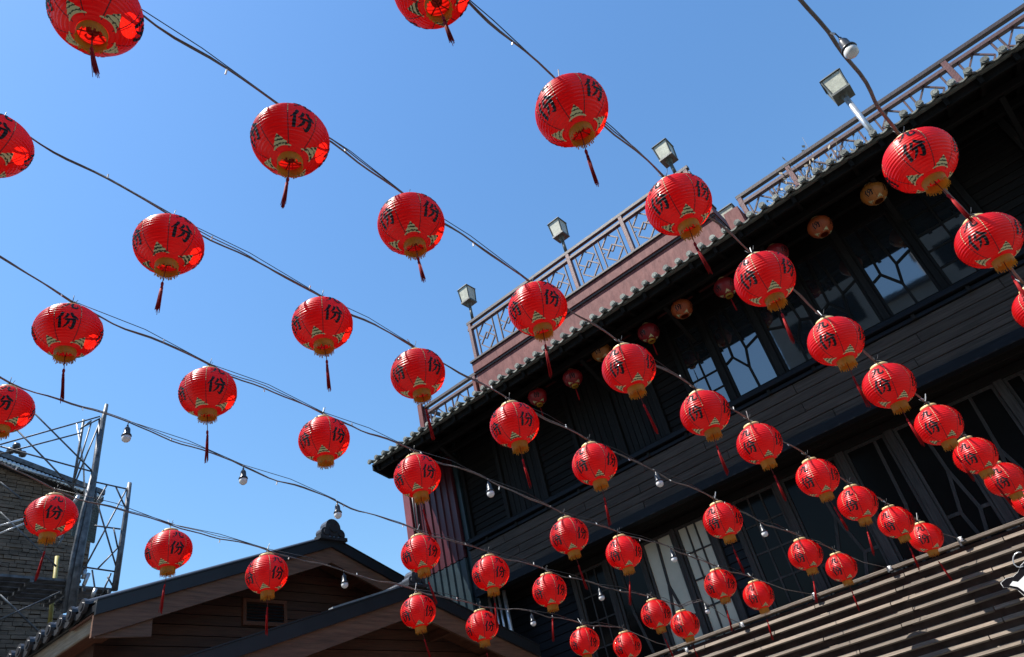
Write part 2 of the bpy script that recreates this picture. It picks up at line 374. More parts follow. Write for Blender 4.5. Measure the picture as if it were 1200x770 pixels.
for k in range(5):
    siding(YW, x + .005, x + .85, ZU0, 7.3); post(YW, x + .855, x + .955, ZU0 - .01, 7.35); x += .96
box('lintel_beam', DWX, (-3.75, YW - .02, ZU1 + .004), (1.245, YW + .12, 7.35), T)

# lower floor (behind the slatted wall)
ZL1 = 3.76
siding(YL, -10.2, -7.62, .9, ZL1, pitch=.15, m=BLB)
def lpost(x0, x1, pale=True):
    post(YL, x0, x1, .9, 3.89, LOWT)
lpost(-7.615, -7.52)
window(YL, -7.51, -6.84, 1.0, ZL1, (3, 6), GLASSL, mw=.025, fm=LOWT)
lpost(-6.835, -6.74)
window(YL, -6.73, -6.06, 1.0, ZL1, BR_C, GLASSL, mw=.048, fm=LOWT)
lpost(-6.055, -5.99)
window(YL, -5.98, -5.34, 1.0, ZL1, BR_B, GLASSP, mw=.048, mirror=True, label='window with pale frosted panes between branching bars', fm=LOWT)
lpost(-5.335, -5.26)
window(YL, -5.25, -4.66, 1.0, ZL1, (3, 6), GLASSP, mw=.028, label='grid window with pale frosted panes', fm=LOWT)
lpost(-4.655, -4.55)
siding(YL, -4.545, -4.20, .9, ZL1, pitch=.14, m=BLB)
lpost(-4.195, -4.10)
window(YL, -4.095, -3.33, 1.0, ZL1, (3, 6), GLASSL, mw=.028, fm=LOWT)
lpost(-3.325, -3.20)
window(YL, -3.195, -2.24, 1.0, ZL1, BR_B, GLASSL, mw=.048, fm=LOWT)
lpost(-2.235, -2.10)
window(YL, -2.095, -1.45, 1.0, ZL1, BR_C, GLASSL, mw=.048, mirror=True, fm=LOWT)
lpost(-1.445, -1.31)
window(YL, -1.305, -0.66, 1.0, ZL1, BR_B, GLASSL, mw=.048, fm=LOWT)
lpost(-0.655, -0.53)
window(YL, -0.525, 0.16, 1.0, ZL1, BR_B, GLASSL, mw=.048, mirror=True, fm=LOWT)
lpost(0.165, 0.29)
window(YL, 0.295, 1.0, 1.0, ZL1, BR_A, GLASSL, mw=.048, fm=LOWT)
lpost(1.005, 1.13)
siding(YL, 1.135, XR, .9, ZL1, pitch=.15)
box('head_beam', DWX, (-10.2, YL - .04, ZL1 + .004), (XR, YL + .1, 3.895), T)
box('lower_wall', DWX, (-10.2, YL - .03, -1.6), (XR, YL + .12, .89), T)

# ---------------------------------------------------------------- red and teal sheet-metal corner
def ribbed(name, m, x0, x1, z0, z1, Y, n):
    prof = []; st = (x1 - x0) / n
    for i in range(n):
        a0 = x0 + i * st
        prof += [(a0, Y), (a0 + st * .62, Y), (a0 + st * .70, Y - .035), (a0 + st * .92, Y - .035)]
    prof.append((x1, Y)); prof += [(x1, Y + .05), (x0, Y + .05)]
    return MB().prism(prof, 2, z0, z1).put(name, m, T)
ribbed('shaded_maroon_cladding', REDM, -10.72, -9.42, 4.72, 7.30, YU, 7)
ribbed('teal_cladding', TEALM, -10.72, -9.42, -1.6, 4.70, YU, 7)
box('sunlit_red_strip', REDS2, (-10.93, YU - .06, 4.72), (-10.725, YU + .2, 7.25), T)  # strip added to carry painted sunlight along the wall's left edge
box('teal_corner_trim', TEALM, (-10.93, YU - .06, -1.6), (-10.725, YU + .2, 4.70), T)
box('corner_wall', TEALM, (-10.92, YU + .06, -1.6), (XL - .01, 15, 7.24), T)
for x in (-10.60, -10.52): MB().tube([(x, YU - .09, 4.9), (x, YU - .09, 7.1)], .018).put('conduit', BLACKP, T, True)
for x, r in ((-9.28, .03), (-9.14, .022), (-9.03, .026), (-8.88, .04)):
    MB().tube([(x, 11.2, 2.2), (x, 11.2, 3.88)], r, 8).put('drain_pipe', METL, T, True)

# ---------------------------------------------------------------- eave roof with tiles
YE, ZE, SL = 9.5, 6.97, .25
X0R, X1R = -10.42, 6.2
def roofz(y): return ZE + (y - YE) * SL
box('fascia_board', DWX, (X0R, YE + .15, ZE - .17), (X1R, YE + .19, ZE - .02), T)
MB().prism([(YE + .06, roofz(YE + .06) - .045), (11.2, roofz(11.2) - .045), (11.2, roofz(11.2) - .38), (10.0, roofz(10.0) - .38), (YE + .06, roofz(YE + .06) - .17)], 0, X0R - .002, X0R + .05).put('gable_fascia', DWY, T)
# soffit boards (run along the eave) and rafters
yy = YE + .20
while yy < 11.2:
    z = roofz(yy) - .06
    o = box('eave_board', DWX, (X0R + .05, yy, z - .02), (X1R, yy + .118, z), T); o.rotation_euler.x = math.atan(SL); yy += .125
x = X0R + .12
while x < X1R:
    p, q = Vector((x, YE + .09, roofz(YE + .09) - .145)), Vector((x, 11.1, roofz(11.1) - .145))
    MB().bar(p, q, .06, .11, (0, 0, 1)).put('rafter', DWY, T); x += .46
for yq in (10.05, 10.75): box('purlin', DWX, (X0R + .1, yq, roofz(yq) - .33), (X1R, yq + .09, roofz(yq) - .215), T)
for k in range(9):
    x = -8.9 + 1.86 * k
    MB().bar((x, 10.9, 6.35), (x, 10.1, roofz(10.1) - .34), .07, .07, (1, 0, 0)).put('eave_brace', DWY, T)
# roof deck
dk = MB().prism([(YE + .05, ZE - .02), (13.5, roofz(13.5) - .02), (13.5, roofz(13.5) - .06), (YE + .05, ZE - .055)], 0, X0R, X1R).put('roof_deck', TILE, T)
# tiles: each column has a cover tile ending in a round cap, and a drooping pan tile between two covers
cap_mb = MB(); rr = .051
ns = 10
prof = [(rr * math.cos(math.pi * i / ns), rr * math.sin(math.pi * i / ns)) for i in range(ns + 1)]
cv = MB(); L_ = 3.6
for yv in (0, L_):
    for (u, v) in prof: cv.V.append(Vector((u, yv, v + yv * SL)))
n = len(prof)
for i in range(n - 1): cv.F.append((i, i + 1, i + 1 + n, i + n))
disc = [(rr * 1.06 * math.cos(2 * math.pi * i / 14), rr * 1.06 * math.sin(2 * math.pi * i / 14)) for i in range(14)]
cv.prism(disc, 1, -.03, 0.0)
disc2 = [(rr * .7 * math.cos(2 * math.pi * i / 12), rr * .7 * math.sin(2 * math.pi * i / 12)) for i in range(12)]
cv.prism(disc2, 1, -.042, -.031)
cov_me = cv.mesh('cover_tile', TILE)
pn = MB(); PT = .222
def pan(u): return -.035 * math.sin(math.pi * (u / PT))
K = 8
for yv in (0, L_):
    for i in range(K + 1): pn.V.append(Vector((PT * i / K, yv, pan(PT * i / K) + yv * SL)))
for i in range(K): pn.F.append((i, i + 1, i + 1 + K + 1, i + K + 1))
lip = [(PT * i / K, pan(PT * i / K)) for i in range(K + 1)] + [(PT * i / K, pan(PT * i / K) - .012 - .016 * math.sin(math.pi * i / K)) for i in reversed(range(K + 1))]
pn.prism(lip, 1, -.012, .01)
pan_me = pn.mesh('pan_tile', TILE)
x = X0R + .04; i = 0
while x < X1R:
    jz = random.uniform(-.006, .006)
    o = link('cover_tile', cov_me, (x, YE - .02 + random.uniform(-.012, .012), ZE + .015 + jz), T); o.rotation_euler.y = random.uniform(-.1, .1)
    link('pan_tile', pan_me, (x, YE + .02, ZE + .012 + jz * .5), T)
    x += PT
# ---------------------------------------------------------------- red rooftop box
YB = 10.5
BX0, BX1 = -7.9, -1.95
box('parapet_wall', REDP, (BX0, YB, 7.235), (BX1, 14, 8.13), T)
box('parapet_groove', RAILD, (BX0 - .01, YB - .03, 8.134), (BX1 + .01, 14, 8.175), T)
box('parapet_band', REDP, (BX0 - .03, YB - .055, 8.18), (BX1 + .03, 14, 8.42), T)
box('parapet_coping', RAILD, (BX0 - .05, YB - .09, 8.424), (BX1 + .05, YB + .25, 8.475), T)
box('parapet_pier', REDP, (BX0 - .12, YB - .05, 7.225), (BX0 - .035, YB + .3, 8.05), T)
box('parapet_pier', REDP, (BX1 + .14, YB + .0, 7.235), (BX1 + .42, YB + .5, 8.05), T)

# ---------------------------------------------------------------- railings
def railing(name, label, x0, x1, Y, zt, zb, mods, ends=True):
    """posts every 1.36 m, paired bars and panels of two overlapping diamonds"""
    R = thing(name, label, 'railing', (x0, Y, zb))
    for lo, hi, m in ((zt - .075, zt, RAILD), (zt - .24, zt - .17, RAILM)):
        box('top_rail' if hi == zt else 'upper_rail', m, (x0 - .03, Y - .045, lo), (x1 + .03, Y + .045, hi), R)
    box('bottom_rail', RAILM, (x0 - .03, Y - .03, zb + .01), (x1 + .03, Y + .03, zb + .06), R)
    for (px_, kind) in mods:
        if kind == 'p':
            box('post', POSTR, (px_ - .040, Y - .05, zb), (px_ + .045, Y + .05, zt - .078), R)
        else:
            z0, z1 = zb + .062, zt - .242
            bw = .028
            for xb in (px_, px_ + .48):
                if xb < x1: box('bar', RAILM, (xb - bw / 2, Y - .02, z0), (xb + bw / 2, Y + .02, z1), R)
            c = px_ + .24; hz = (z1 - z0) / 2; m_ = (z0 + z1) / 2
            A_ = .20; B_ = hz * .60
            mb = MB()
            for sgn in (-1, 1):
                cz = m_ + sgn * (hz - B_) ; cx = c + sgn * -.02
                pts = [(cx - A_, cz), (cx, cz + B_), (cx + A_, cz), (cx, cz - B_)]
                for q in range(4):
                    p1, p2 = pts[q], pts[(q + 1) % 4]
                    mb.bar((p1[0], Y + sgn * .008, p1[1]), (p2[0], Y + sgn * .008, p2[1]), .024, .03)
            for sx in (-1, 1):
                mb.bar((c + sx * .18, Y, m_ + 0), (c + sx * .24, Y, m_), .02, .02)
            mb.put('lattice', RAILM, R)
    return R
def modules(xs):
    out = []
    for a0, a1 in zip(xs[:-1], xs[1:]):
        out.append((a0, 'p')); st = (a1 - a0)
        out.append((a0 + .14 * st / 1.36, 'd')); out.append((a0 + .735 * st / 1.36, 'd'))
    out.append((xs[-1], 'p')); return out
railing('terrace_railing', 'tall brown lattice railing with interlocked diamonds on top of the red parapet', BX0 + .05, BX1 - .05, YB + .02, 9.52, 8.48,
        modules([BX0 + .09, -6.33, -4.95, -3.59, -2.23]) + [(BX1 - .1, 'p')])
railing('roof_railing', 'lower brown railing behind the tile ends, running to the upper right corner', BX1 + .45, 6.1, 10.8, 8.44, 7.32,
        modules([BX1 + .47, -.53, .82, 2.18, 3.54, 4.9]))
lr = railing('roof_railing', 'short low railing left of the red parapet above the roof corner', -9.85, BX0 - .14, 10.8, 8.44, 7.32,
        modules([-9.82, -8.2]))
box('corner_post', REDP, (-9.93, 10.68, 7.29), (-9.80, 10.745, 8.5), lr)
box('return_rail', RAILD, (-9.88, 10.85, 8.36), (-9.80, 13.2, 8.43), lr)
box('return_rail', RAILM, (-9.87, 10.85, 8.20), (-9.81, 13.2, 8.26), lr)
for k in range(9): box('return_bar', RAILM, (-9.86, 11.05 + k * .25, 7.4), (-9.83, 11.08 + k * .25, 8.2), lr)

# ---------------------------------------------------------------- roof lamps
def roof_lamp(px, py, Y, zb, label, s=.27, hh=.36, pole=None, rz=0.0):
    p = at(px, py, 1, Y)
    L = thing('roof_lamp', label, 'lamp', (p.x, Y, zb), 'square lamps along the rooftop')
    z0 = p.z - hh / 2; z1 = p.z + hh / 2; a_ = s / 2
    MB().tube([(p.x, Y, zb), (p.x, Y, z0 - .10)], .035 if pole is None else .045, 10).put('pole', pole or LAMPF, L, True)
    MB().lathe([(.03, 0), (.05, .02), (.05, .05), (.09, .10)], 12, (p.x, Y, z0 - .12)).put('neck', LAMPF, L, True)
    def fr(cx, cy, sx, sy, lo, hi): return MB().box((p.x + cx - sx, Y + cy - sy, lo), (p.x + cx + sx, Y + cy + sy, hi))
    b = a_ * .84
    ob = MB().add([Vector((p.x + sx * (b if k == 0 else a_), Y + sy * (b if k == 0 else a_), z0 + .0 if k == 0 else z1)) for k in (0, 1) for sx, sy in ((-1, -1), (1, -1), (1, 1), (-1, 1))], BOXF).put('glass', LAMPG, L)
    MB().box((p.x - b - .02, Y - b - .02, z0 - .035), (p.x + b + .02, Y + b + .02, z0 + .006)).put('base_plate', LAMPF, L)
    MB().add([Vector((p.x + sx * (a_ + .025) * k, Y + sy * (a_ + .025) * k, z)) for k, z in ((1, z1 + .004), (.75, z1 + .06)) for sx, sy in ((-1, -1), (1, -1), (1, 1), (-1, 1))], BOXF).put('lid', LAMPF, L)
    for sx, sy in ((-1, -1), (1, -1), (1, 1), (-1, 1)):
        MB().bar((p.x + sx * (b + .004), Y + sy * (b + .004), z0), (p.x + sx * (a_ + .004), Y + sy * (a_ + .004), z1), .022, .022, (sx, -sy, 0)).put('edge_bar', LAMPF, L)
    return L
roof_lamp(548, 347, YB + .02, 9.53, 'square frosted lamp at the left end of the red parapet railing')
roof_lamp(655, 270, YB + .02, 9.53, 'square frosted lamp on the middle of the parapet railing, against open sky')
roof_lamp(780, 180, YB + .02, 9.53, 'square frosted lamp above the parapet railing, just over a big red lantern', s=.29, hh=.36)
roof_lamp(982, 103, 9.95, 7.1, 'square lamp on a bright white pole rising from the tile ends at upper right', s=.30, hh=.34, pole=METL)
roof_lamp(857, 256, 11.9, 7.7, 'square lamp half hidden behind the low roof railing', s=.3, hh=.36)

# dry weeds in the gutter behind the low railing
W = MB(); wp = at(944, 190, 1, 11.1)
for k in range(420):
    b0 = Vector((wp.x + random.gauss(-.05, .38), 11.1 + random.gauss(0, .12), 7.42 + random.random() * .15))
    ln = random.uniform(.45, 1.05) * (1.45 if random.random() < .08 else 1) * max(.35, 1 - abs(b0.x - wp.x) * .7)
    d1 = Vector((random.gauss(.1, .45), random.gauss(0, .3), 1)).normalized()
    pts = [b0, b0 + d1 * ln * .5, b0 + d1 * ln + Vector((random.gauss(0, .12), random.gauss(0, .08), -.05))]
    W.tube(pts, [.007, .005, .003], 3, False)
    if random.random() < .8:
        q = pts[2]; W.obox(q, Vector((random.uniform(-1, 1), random.uniform(-1, 1), random.uniform(-1, 1))).normalized() * .028, (0, .006, 0), (0.004, 0, .022))
wo_ = W.put('dry_weeds', TWIG); tagset(wo_, 'tangle of dry weeds growing behind the low roof railing', 'weeds')

# ---------------------------------------------------------------- slatted wall in front of the lower floor
SW = thing('slatted_wall', 'wall of silvered horizontal wooden slats with dark gaps, at lower right', 'wall', (-3, 11.4, -H))
box('backing_board', SLATB, (-10.1, 11.43, -1.6), (5.0, 11.5, 1.86), SW)
box('cap_rail', SLAT, (-10.1, 11.33, 1.885), (5.0, 11.47, 1.93), SW)
pitch = .142; z = 1.77; r_i = 0
while z > -1.5:
    x = -10.1 + random.uniform(.2, 1.9)
    xs = [-10.1]
    while x < 5.0: xs.append(x); x += random.choice((1.25, 1.85, 1.85, 2.4)) + random.uniform(-.1, .1)
    xs.append(5.0)
    for a0, a1 in zip(xs[:-1], xs[1:]):
        jj = random.uniform(-.004, .004)
        o = MB().prism([(11.325 + jj, z - .016), (11.345 + jj, z - .022), (11.425, z + .022), (11.36 + jj, z + .030)], 0, a0 + .006, a1 - .006).put('slat', SLAT, SW)
        o.rotation_euler.y = random.uniform(-.0014, .0014)
        MB().prism([(11.310 + jj, z - .018), (11.325 + jj, z - .036), (11.336 + jj, z - .033), (11.322 + jj, z - .016)], 0, a0 + .006 + random.uniform(0, .25), a1 - .008).put('slat_lip', SLAT, SW)
    z -= pitch; r_i += 1
# white cut-out sign at the right edge
sp = [(1174, 683), (1180, 678), (1188, 676), (1193, 671), (1196, 664), (1200, 660), (1207, 664), (1214, 690), (1207, 700), (1200, 697), (1192, 690), (1184, 688), (1177, 688)]
def signpoly(pts, y): return [(lambda q: (q.x, q.z))(at(a_, b_, 1, y)) for a_, b_ in pts]
SG = thing('cutout_sign', 'white cut-out sign with black edge cropped by the right side of the photo', 'sign', tuple(at(1200, 680, 1, 11.2)))
pl = signpoly(sp, 11.2); cxg = sum(p[0] for p in pl) / len(pl); czg = sum(p[1] for p in pl) / len(pl)
MB().prism([(cxg + (a_ - cxg) * 1.10, czg + (b_ - czg) * 1.12) for a_, b_ in pl], 1, 11.205, 11.225).put('border_plate', WHITE, SG)
MB().prism([(cxg + (a_ - cxg) * 1.05, czg + (b_ - czg) * 1.05) for a_, b_ in pl], 1, 11.196, 11.204).put('black_plate', INK, SG)
MB().prism(signpoly([(1183, 686), (1187, 681), (1193, 682), (1199, 676), (1203, 672), (1209, 680), (1208, 697), (1201, 694), (1193, 688)], 11.19), 1, 11.186, 11.195).put('white_face', WHITE, SG)
MB().tube([tuple(at(1195 + 8 * math.cos(t * .5), 662 + 9 * math.sin(t * .5) - 6, 1, 11.19)) for t in range(2, 11)], .008, 6).put('wire_loop', METL, SG, True)
for q in ((1190, 690),): MB().box((at(*q, 1, 11.2).x + .05, 11.226, at(*q, 1, 11.2).z), (at(*q, 1, 11.2).x + .09, 11.33, at(*q, 1, 11.2).z + .04)).put('bracket', METG, SG)

# ================================================================== brown gabled house at lower left
GH = thing('gabled_house', 'brown timber house with two stepped gables and black metal roof edges', 'building', (-10, 7, -H))
def gable(xf, xb, yr, zr, sl, yl, yrt, zwall, wall_x, vent=False, fl=.15, bh=.27):
    def zt(y): return zr - abs(y - yr) * sl
    dn = fl
    for y0, y1 in ((yl, yr), (yr, yrt)):
        # roof slab
        MB().prism([(y0, zt(y0)), (y1, zt(y1)), (y1, zt(y1) - .09), (y0, zt(y0) - .09)], 0, xb, xf - .03).put('roof_slab', TILEB, GH)
        MB().prism([(y0, zt(y0) + .03), (y1, zt(y1) + .03), (y1, zt(y1) - dn), (y0, zt(y0) - dn)], 0, xf - .028, xf + .02).put('metal_edge', FLASH, GH)
        MB().prism([(y0, zt(y0) + .05), (y1, zt(y1) + .05), (y1, zt(y1) + .032), (y0, zt(y0) + .032)], 0, xf - .10, xf + .035).put('edge_cap', FLASH, GH)
        MB().prism([(y0, zt(y0) - dn + .01), (y1, zt(y1) - dn + .01), (y1, zt(y1) - dn - bh), (y0, zt(y0) - dn - bh)], 0, xf - .075, xf - .03).put('barge_board', BARGE, GH)
        # soffit boards run from the gable edge to the wall
        nb = max(3, int(abs(y1 - y0) / .19)); 
        for i in range(nb):
            a0 = y0 + (y1 - y0) * i / nb; a1 = y0 + (y1 - y0) * (i + 1) / nb
            g_ = .004
            MB().prism([(a0 + g_, zt(a0 + g_) - .11), (a1 - g_, zt(a1 - g_) - .11), (a1 - g_, zt(a1 - g_) - .135), (a0 + g_, zt(a0 + g_) - .135)], 0, wall_x + .01, xf - .08).put('soffit_board', BROWNX, GH)
        for f in (.35, .75):
            yq = yr + (y0 + y1 - 2 * yr) * f if False else (y0 + (y1 - y0) * f)
            MB().prism([(yq - .05, zt(yq) - .14), (yq + .05, zt(yq) - .14), (yq + .05, zt(yq) - .27), (yq - .05, zt(yq) - .27)], 0, wall_x, xf - .08).put('outrigger', BROWNX, GH)
    # gable wall of horizontal boards
    z = zwall
    while z < zr - .15:
        h2 = min(.155, zr - .16 - z)
        ya = max(yl + .35, yr - (zr - .14 - z) / sl); yb = min(yrt - .05, yr + (zr - .14 - z) / sl)
        yc = max(yl + .35, yr - (zr - .14 - z - h2) / sl); yd = min(yrt - .05, yr + (zr - .14 - z - h2) / sl)
        if yd > yc: MB().prism([(ya, z + .004), (yb, z + .004), (yd, z + h2 - .004), (yc, z + h2 - .004)], 0, wall_x - .05, wall_x + random.uniform(0, .008)).put('wall_board', BROWNY, GH)
        z += .16
    MB().prism([(yl + .36, -1.6), (yrt - .06, -1.6), (yrt - .06, zt(yrt - .06) - .16), (yr, zr - .16), (yl + .36, zt(yl + .36) - .16)], 0, xb + .3, wall_x - .055).put('wall', BROWNY, GH)
gable(-10.0, -16.5, 8.02, 4.95, .357, 4.15, 10.55, 1.2, -10.75)
gable(-8.0, -10.05, 7.95, 3.40, .305, 3.2, 10.75, .6, -8.75)
# tail blocks and small boards
MB().prism([(4.22, 3.36), (4.95, 3.60), (4.95, 3.20), (4.22, 3.16)], 0, -10.12, -10.08).put('barge_tail', BARGE, GH)
# vent in the upper gable
pv = [at(318, 688, 0, -10.75), at(352, 715, 0, -10.75)]
vy0, vy1 = 6.72, 7.55; vz0, vz1 = 3.62, 4.05
fo = MB().box((-10.74, vy0, vz0), (-10.69, vy0 + .06, vz1)).box((-10.74, vy1 - .06, vz0), (-10.69, vy1, vz1)).box((-10.74, vy0 + .06, vz0), (-10.692, vy1 - .06, vz0 + .06)).box((-10.74, vy0 + .06, vz1 - .06), (-10.692, vy1 - .06, vz1)).put('vent_frame', BROWNX, GH)
for k in range(6): MB().prism([(-10.735, vz0 + .07 + k * .05), (-10.70, vz0 + .06 + k * .05), (-10.70, vz0 + .068 + k * .05), (-10.735, vz0 + .10 + k * .05)], 1, vy0 + .06, vy1 - .06).put('louvre', FLASH, fo)
# ridge ornaments: round-lobed black end tiles
def ornament(x, y, z, s):
    mb = MB()
    for dy, dz, r in ((0, .16, .20), (-.20, .03, .12), (.20, .03, .12)):
        d = [(y + s * (dy + r * math.cos(2 * math.pi * i / 18)), z + s * (dz + r * math.sin(2 * math.pi * i / 18))) for i in range(18)]
        mb.prism(d, 0, x - .12, x + .03 + (0.01 if dy else 0.02))
        d = [(y + s * (dy + r * .55 * math.cos(2 * math.pi * i / 14)), z + s * (dz + r * .55 * math.sin(2 * math.pi * i / 14))) for i in range(14)]
        mb.prism(d, 0, x + .045, x + .07)
    mb.box((x - .12, y - s * .36, z - .12 * s), (x + .06, y + s * .36, z - .04 * s))
    mb.put('ridge_end_tile', TILEB, GH)
    for k in (-1, 0, 1): MB().lathe([(.0, .03), (.022, .02), (.03, 0)], 8, (x + .05, y + k * .11 * s, z - .08 * s)).put('ridge_nail', METG, GH)
ornament(-9.97, 8.02, 5.0, .82)
ornament(-7.97, 7.95, 3.44, .55)
MB().tube([(-8.05, 7.95, 3.47), (-10.0, 7.95, 3.47)], .09, 12).put('ridge_tile', TILEB, GH, True)
MB().tube([(-10.05, 8.02, 4.99), (-16.4, 8.02, 4.99)], .11, 12).put('ridge_tile', TILEB, GH, True)
# silvery flashing where the lower roof meets the upper gable wall
fa, fb = at(436, 686, 0, -9.2), at(466, 671, 0, -9.2)
MB().prism([(6.55, 3.40 - 1.40 * .305 + .03), (7.85, 3.43), (7.85, 3.48), (6.55, 3.08)], 0, -8.32, -8.22).put('zinc_flashing', METL, GH)
# tiled side eave of the upper gable, running away to the left
sl2 = .357; xx = -10.02
tl = MB(); rr2 = .085
pr = [(rr2 * math.cos(math.pi * i / 8), rr2 * math.sin(math.pi * i / 8)) for i in range(9)]
for yv in (0, 3.7):
    for (u, v) in pr: tl.V.append(Vector((u, yv, v + yv * sl2)))
for i in range(8): tl.F.append((i, i + 1, i + 10, i + 9))
tl.prism([(rr2 * 1.1 * math.cos(2 * math.pi * i / 14), rr2 * 1.1 * math.sin(2 * math.pi * i / 14)) for i in range(14)], 1, -.05, 0)
tl.prism([(rr2 * .6 * math.cos(2 * math.pi * i / 12), rr2 * .6 * math.sin(2 * math.pi * i / 12)) for i in range(12)], 1, -.062, -.051)
tl_me = tl.mesh('cover_tile', TILEB)
p2 = MB()
lip2 = [(.32 * i / 8, -.07 * math.sin(math.pi * i / 8)) for i in range(9)] + [(.32 * i / 8, -.05 - .10 * math.sin(math.pi * i / 8)) for i in reversed(range(9))]
p2.prism(lip2, 1, -.03, .0)
for yv in (0, 3.7):
    for i in range(9): p2.V.append(Vector((.32 * i / 8, yv, -.07 * math.sin(math.pi * i / 8) + yv * sl2)))
b0 = len(p2.V) - 18
for i in range(8): p2.F.append((b0 + i, b0 + i + 1, b0 + i + 10, b0 + i + 9))
p2_me = p2.mesh('pan_tile', TILEB)
xx = -10.22
while xx > -16.4:
    link('cover_tile', tl_me, (xx, 4.10 + random.uniform(-.015, .015), 3.60), GH)
    link('pan_tile', p2_me, (xx - .32, 4.12, 3.62), GH); xx -= .32
box('eave_fascia', PALEF, (-16.4, 4.22, 3.27), (-10.05, 4.26, 3.50), GH)
box('eave_soffit', BROWNX, (-16.4, 4.27, 3.30), (-10.13, 4.6, 3.33), GH)

# ================================================================== grey shingled tower building and scaffold, far left
GB = thing('shingled_building', 'grey building clad in rough stone-like shingles behind the scaffold', 'building', (-18, 3, -H))
box('wall', SHING, (-26, -6, -1.6), (-18.06, 6.70, 9.2), GB)
rows_ = MB(); z = -1.0
while z < 9.45:
    y = -4 + random.uniform(0, .4)
    yend = 6.78 if z < 7.3 else 7.15
    while y < yend:
        l_ = random.uniform(.14, .34); y2 = min(y + l_, yend)
        zz = z + random.uniform(-.008, .008); dx = random.uniform(0, .035)
        top = 9.5 - (y - 4.9) * .23
        if zz < top - .1: rows_.box((-18.08, y + .005, zz), (-18.0 + dx, y2 - .005, zz + .078 + random.uniform(-.008, .006)))
        y = y2
    z += .09
ro = rows_.put('shingle', SHING, GB); ro['kind'] = 'stuff'
# its sloping tile edge with small round tile ends
for nm, off, m in (('eave_band', 0, TILEB), ('eave_cap', .16, METG)):
    MB().prism([(-3, 11.32 + off), (7.25, 9.0 + off), (7.25, 8.88 + off), (-3, 11.2 + off)], 0, -18.3, -17.8 + off * .3).put(nm, m, GB)
MB().prism([(-3, 11.2), (7.2, 8.9), (7.2, 7.2), (-3, 7.2)], 0, -20, -18.1).put('gable_wall', SHING, GB)
k = 0
tm = MB().lathe([(0, -.02), (.05, -.02), (.06, 0), (.05, .04), (0, .05)], 10).mesh('tile_end', METL)
for i in range(46):
    yq = 3.0 + i * .092; link('tile_end', tm, (-17.76, yq, 8.94 + (7.25 - yq) * .2263), GB, rot=(0, math.pi / 2, 0))
for dy, dz in ((0, 0), (.14, .04), (.26, -.03), (.10, .15)):
    MB().lathe([(0, -.09), (.07, -.06), (.09, 0), (.07, .06), (0, .09)], 10, (-17.8, 5.02 + dy, 9.78 + dz)).put('ridge_ornament', TILEB, GB, True)

SF = thing('scaffold_tower', 'steel pipe scaffold with thick uprights, thin braces and deck around the shingled building', 'scaffold', (-14, 5.5, -H))
XS, XS2 = -14.0, -15.0
def S(px, py, X=XS): return at(px, py, 0, X)
def pipe(name, pts, r, m=METG, X=XS, n=7):
    return MB().tube([S(a_, b_, X) if len(pt) == 2 else S(a_, b_, pt[2]) for pt in pts for a_, b_ in (pt[:2],)], r, n).put(name, m, SF, True)
pipe('upright', [(125, 474), (121, 492), (105, 590)], [.035, .05, .06]); 
pipe('upright', [(119, 492), (112, 545), (103, 600), (93, 650), (82, 716)], [.06, .065, .07, .08, .09])
pipe('upright', [(110, 552), (97, 600), (86, 650), (75, 718)], .045)
pipe('upright', [(152, 566), (147, 605), (142, 640), (134, 692)], [.042, .05, .055, .06])
pipe('inner_upright', [(98, 492), (92, 530), (85, 572)], .028, X=XS2)
pipe('inner_upright', [(90, 497), (98, 545), (100, 600)], .018, METL, X=XS2)
for q in ([(0, 521), (117, 488)], [(0, 532), (96, 507)], [(0, 523), (109, 553)], [(36, 480), (111, 555)], [(21, 505), (92, 579)],
          [(0, 543), (100, 572)], [(98, 500), (118, 490)], [(107, 495), (86, 566)], [(117, 495), (88, 566)], [(94, 503), (107, 493)],
          [(108, 564), (153, 574)], [(111, 616), (141, 620)], [(95, 664), (136, 670)],
          [(109, 572), (139, 674)], [(125, 569), (101, 610)], [(150, 570), (98, 668)], [(136, 571), (146, 593)], [(133, 618), (138, 642)], [(140, 640), (114, 667)],
          [(113, 572), (112, 588)], [(126, 676), (134, 690)], [(130, 672), (120, 695)], [(108, 668), (114, 708)]):
    pipe('brace', q, .016)
for q in ([(0, 625), (30, 613)], [(0, 616), (28, 608)], [(0, 726), (70, 694)], [(0, 697), (46, 741)], [(0, 565), (25, 585)], [(0, 600), (66, 664)], [(68, 640), (74, 628)]):
    pipe('brace', q, .017, METL if q[0][1] in (625, 616) else METG)
pipe('yellow_upright', [(67, 652), (62, 700), (57, 740)], .04, YELP, X=-15.4)
for q in ([(100, 668), (97, 678)], [(104, 672), (98, 686)], [(112, 690), (108, 700)], [(70, 630), (75, 612)], [(93, 580), (86, 590)]): pipe('coupler', q, .035, METL)
# decks seen from below
def deck(y0, y1, z, x0, x1, n, nm='deck_plank'):
    wv = (x1 - x0) / n
    for i in range(n):
        MB().box((x0 + i * wv + .01, y0, z), (x0 + (i + 1) * wv - .03, y1, z + .045)).put(nm, METG, SF)
deck(2.0, 5.55, 5.40, -15.3, -14.1, 5)
for i in range(5): MB().box((-15.3, 2.6 + i * .7, 5.33), (-14.1, 2.66 + i * .7, 5.39)).put('deck_bearer', METG, SF)
deck(5.5, 6.12, 5.28, -15.1, -14.05, 4)
for i in range(2): MB().box((-15.1, 5.55 + i * .45, 5.20), (-14.0, 5.60 + i * .45, 5.27)).put('deck_bearer', METG, SF)
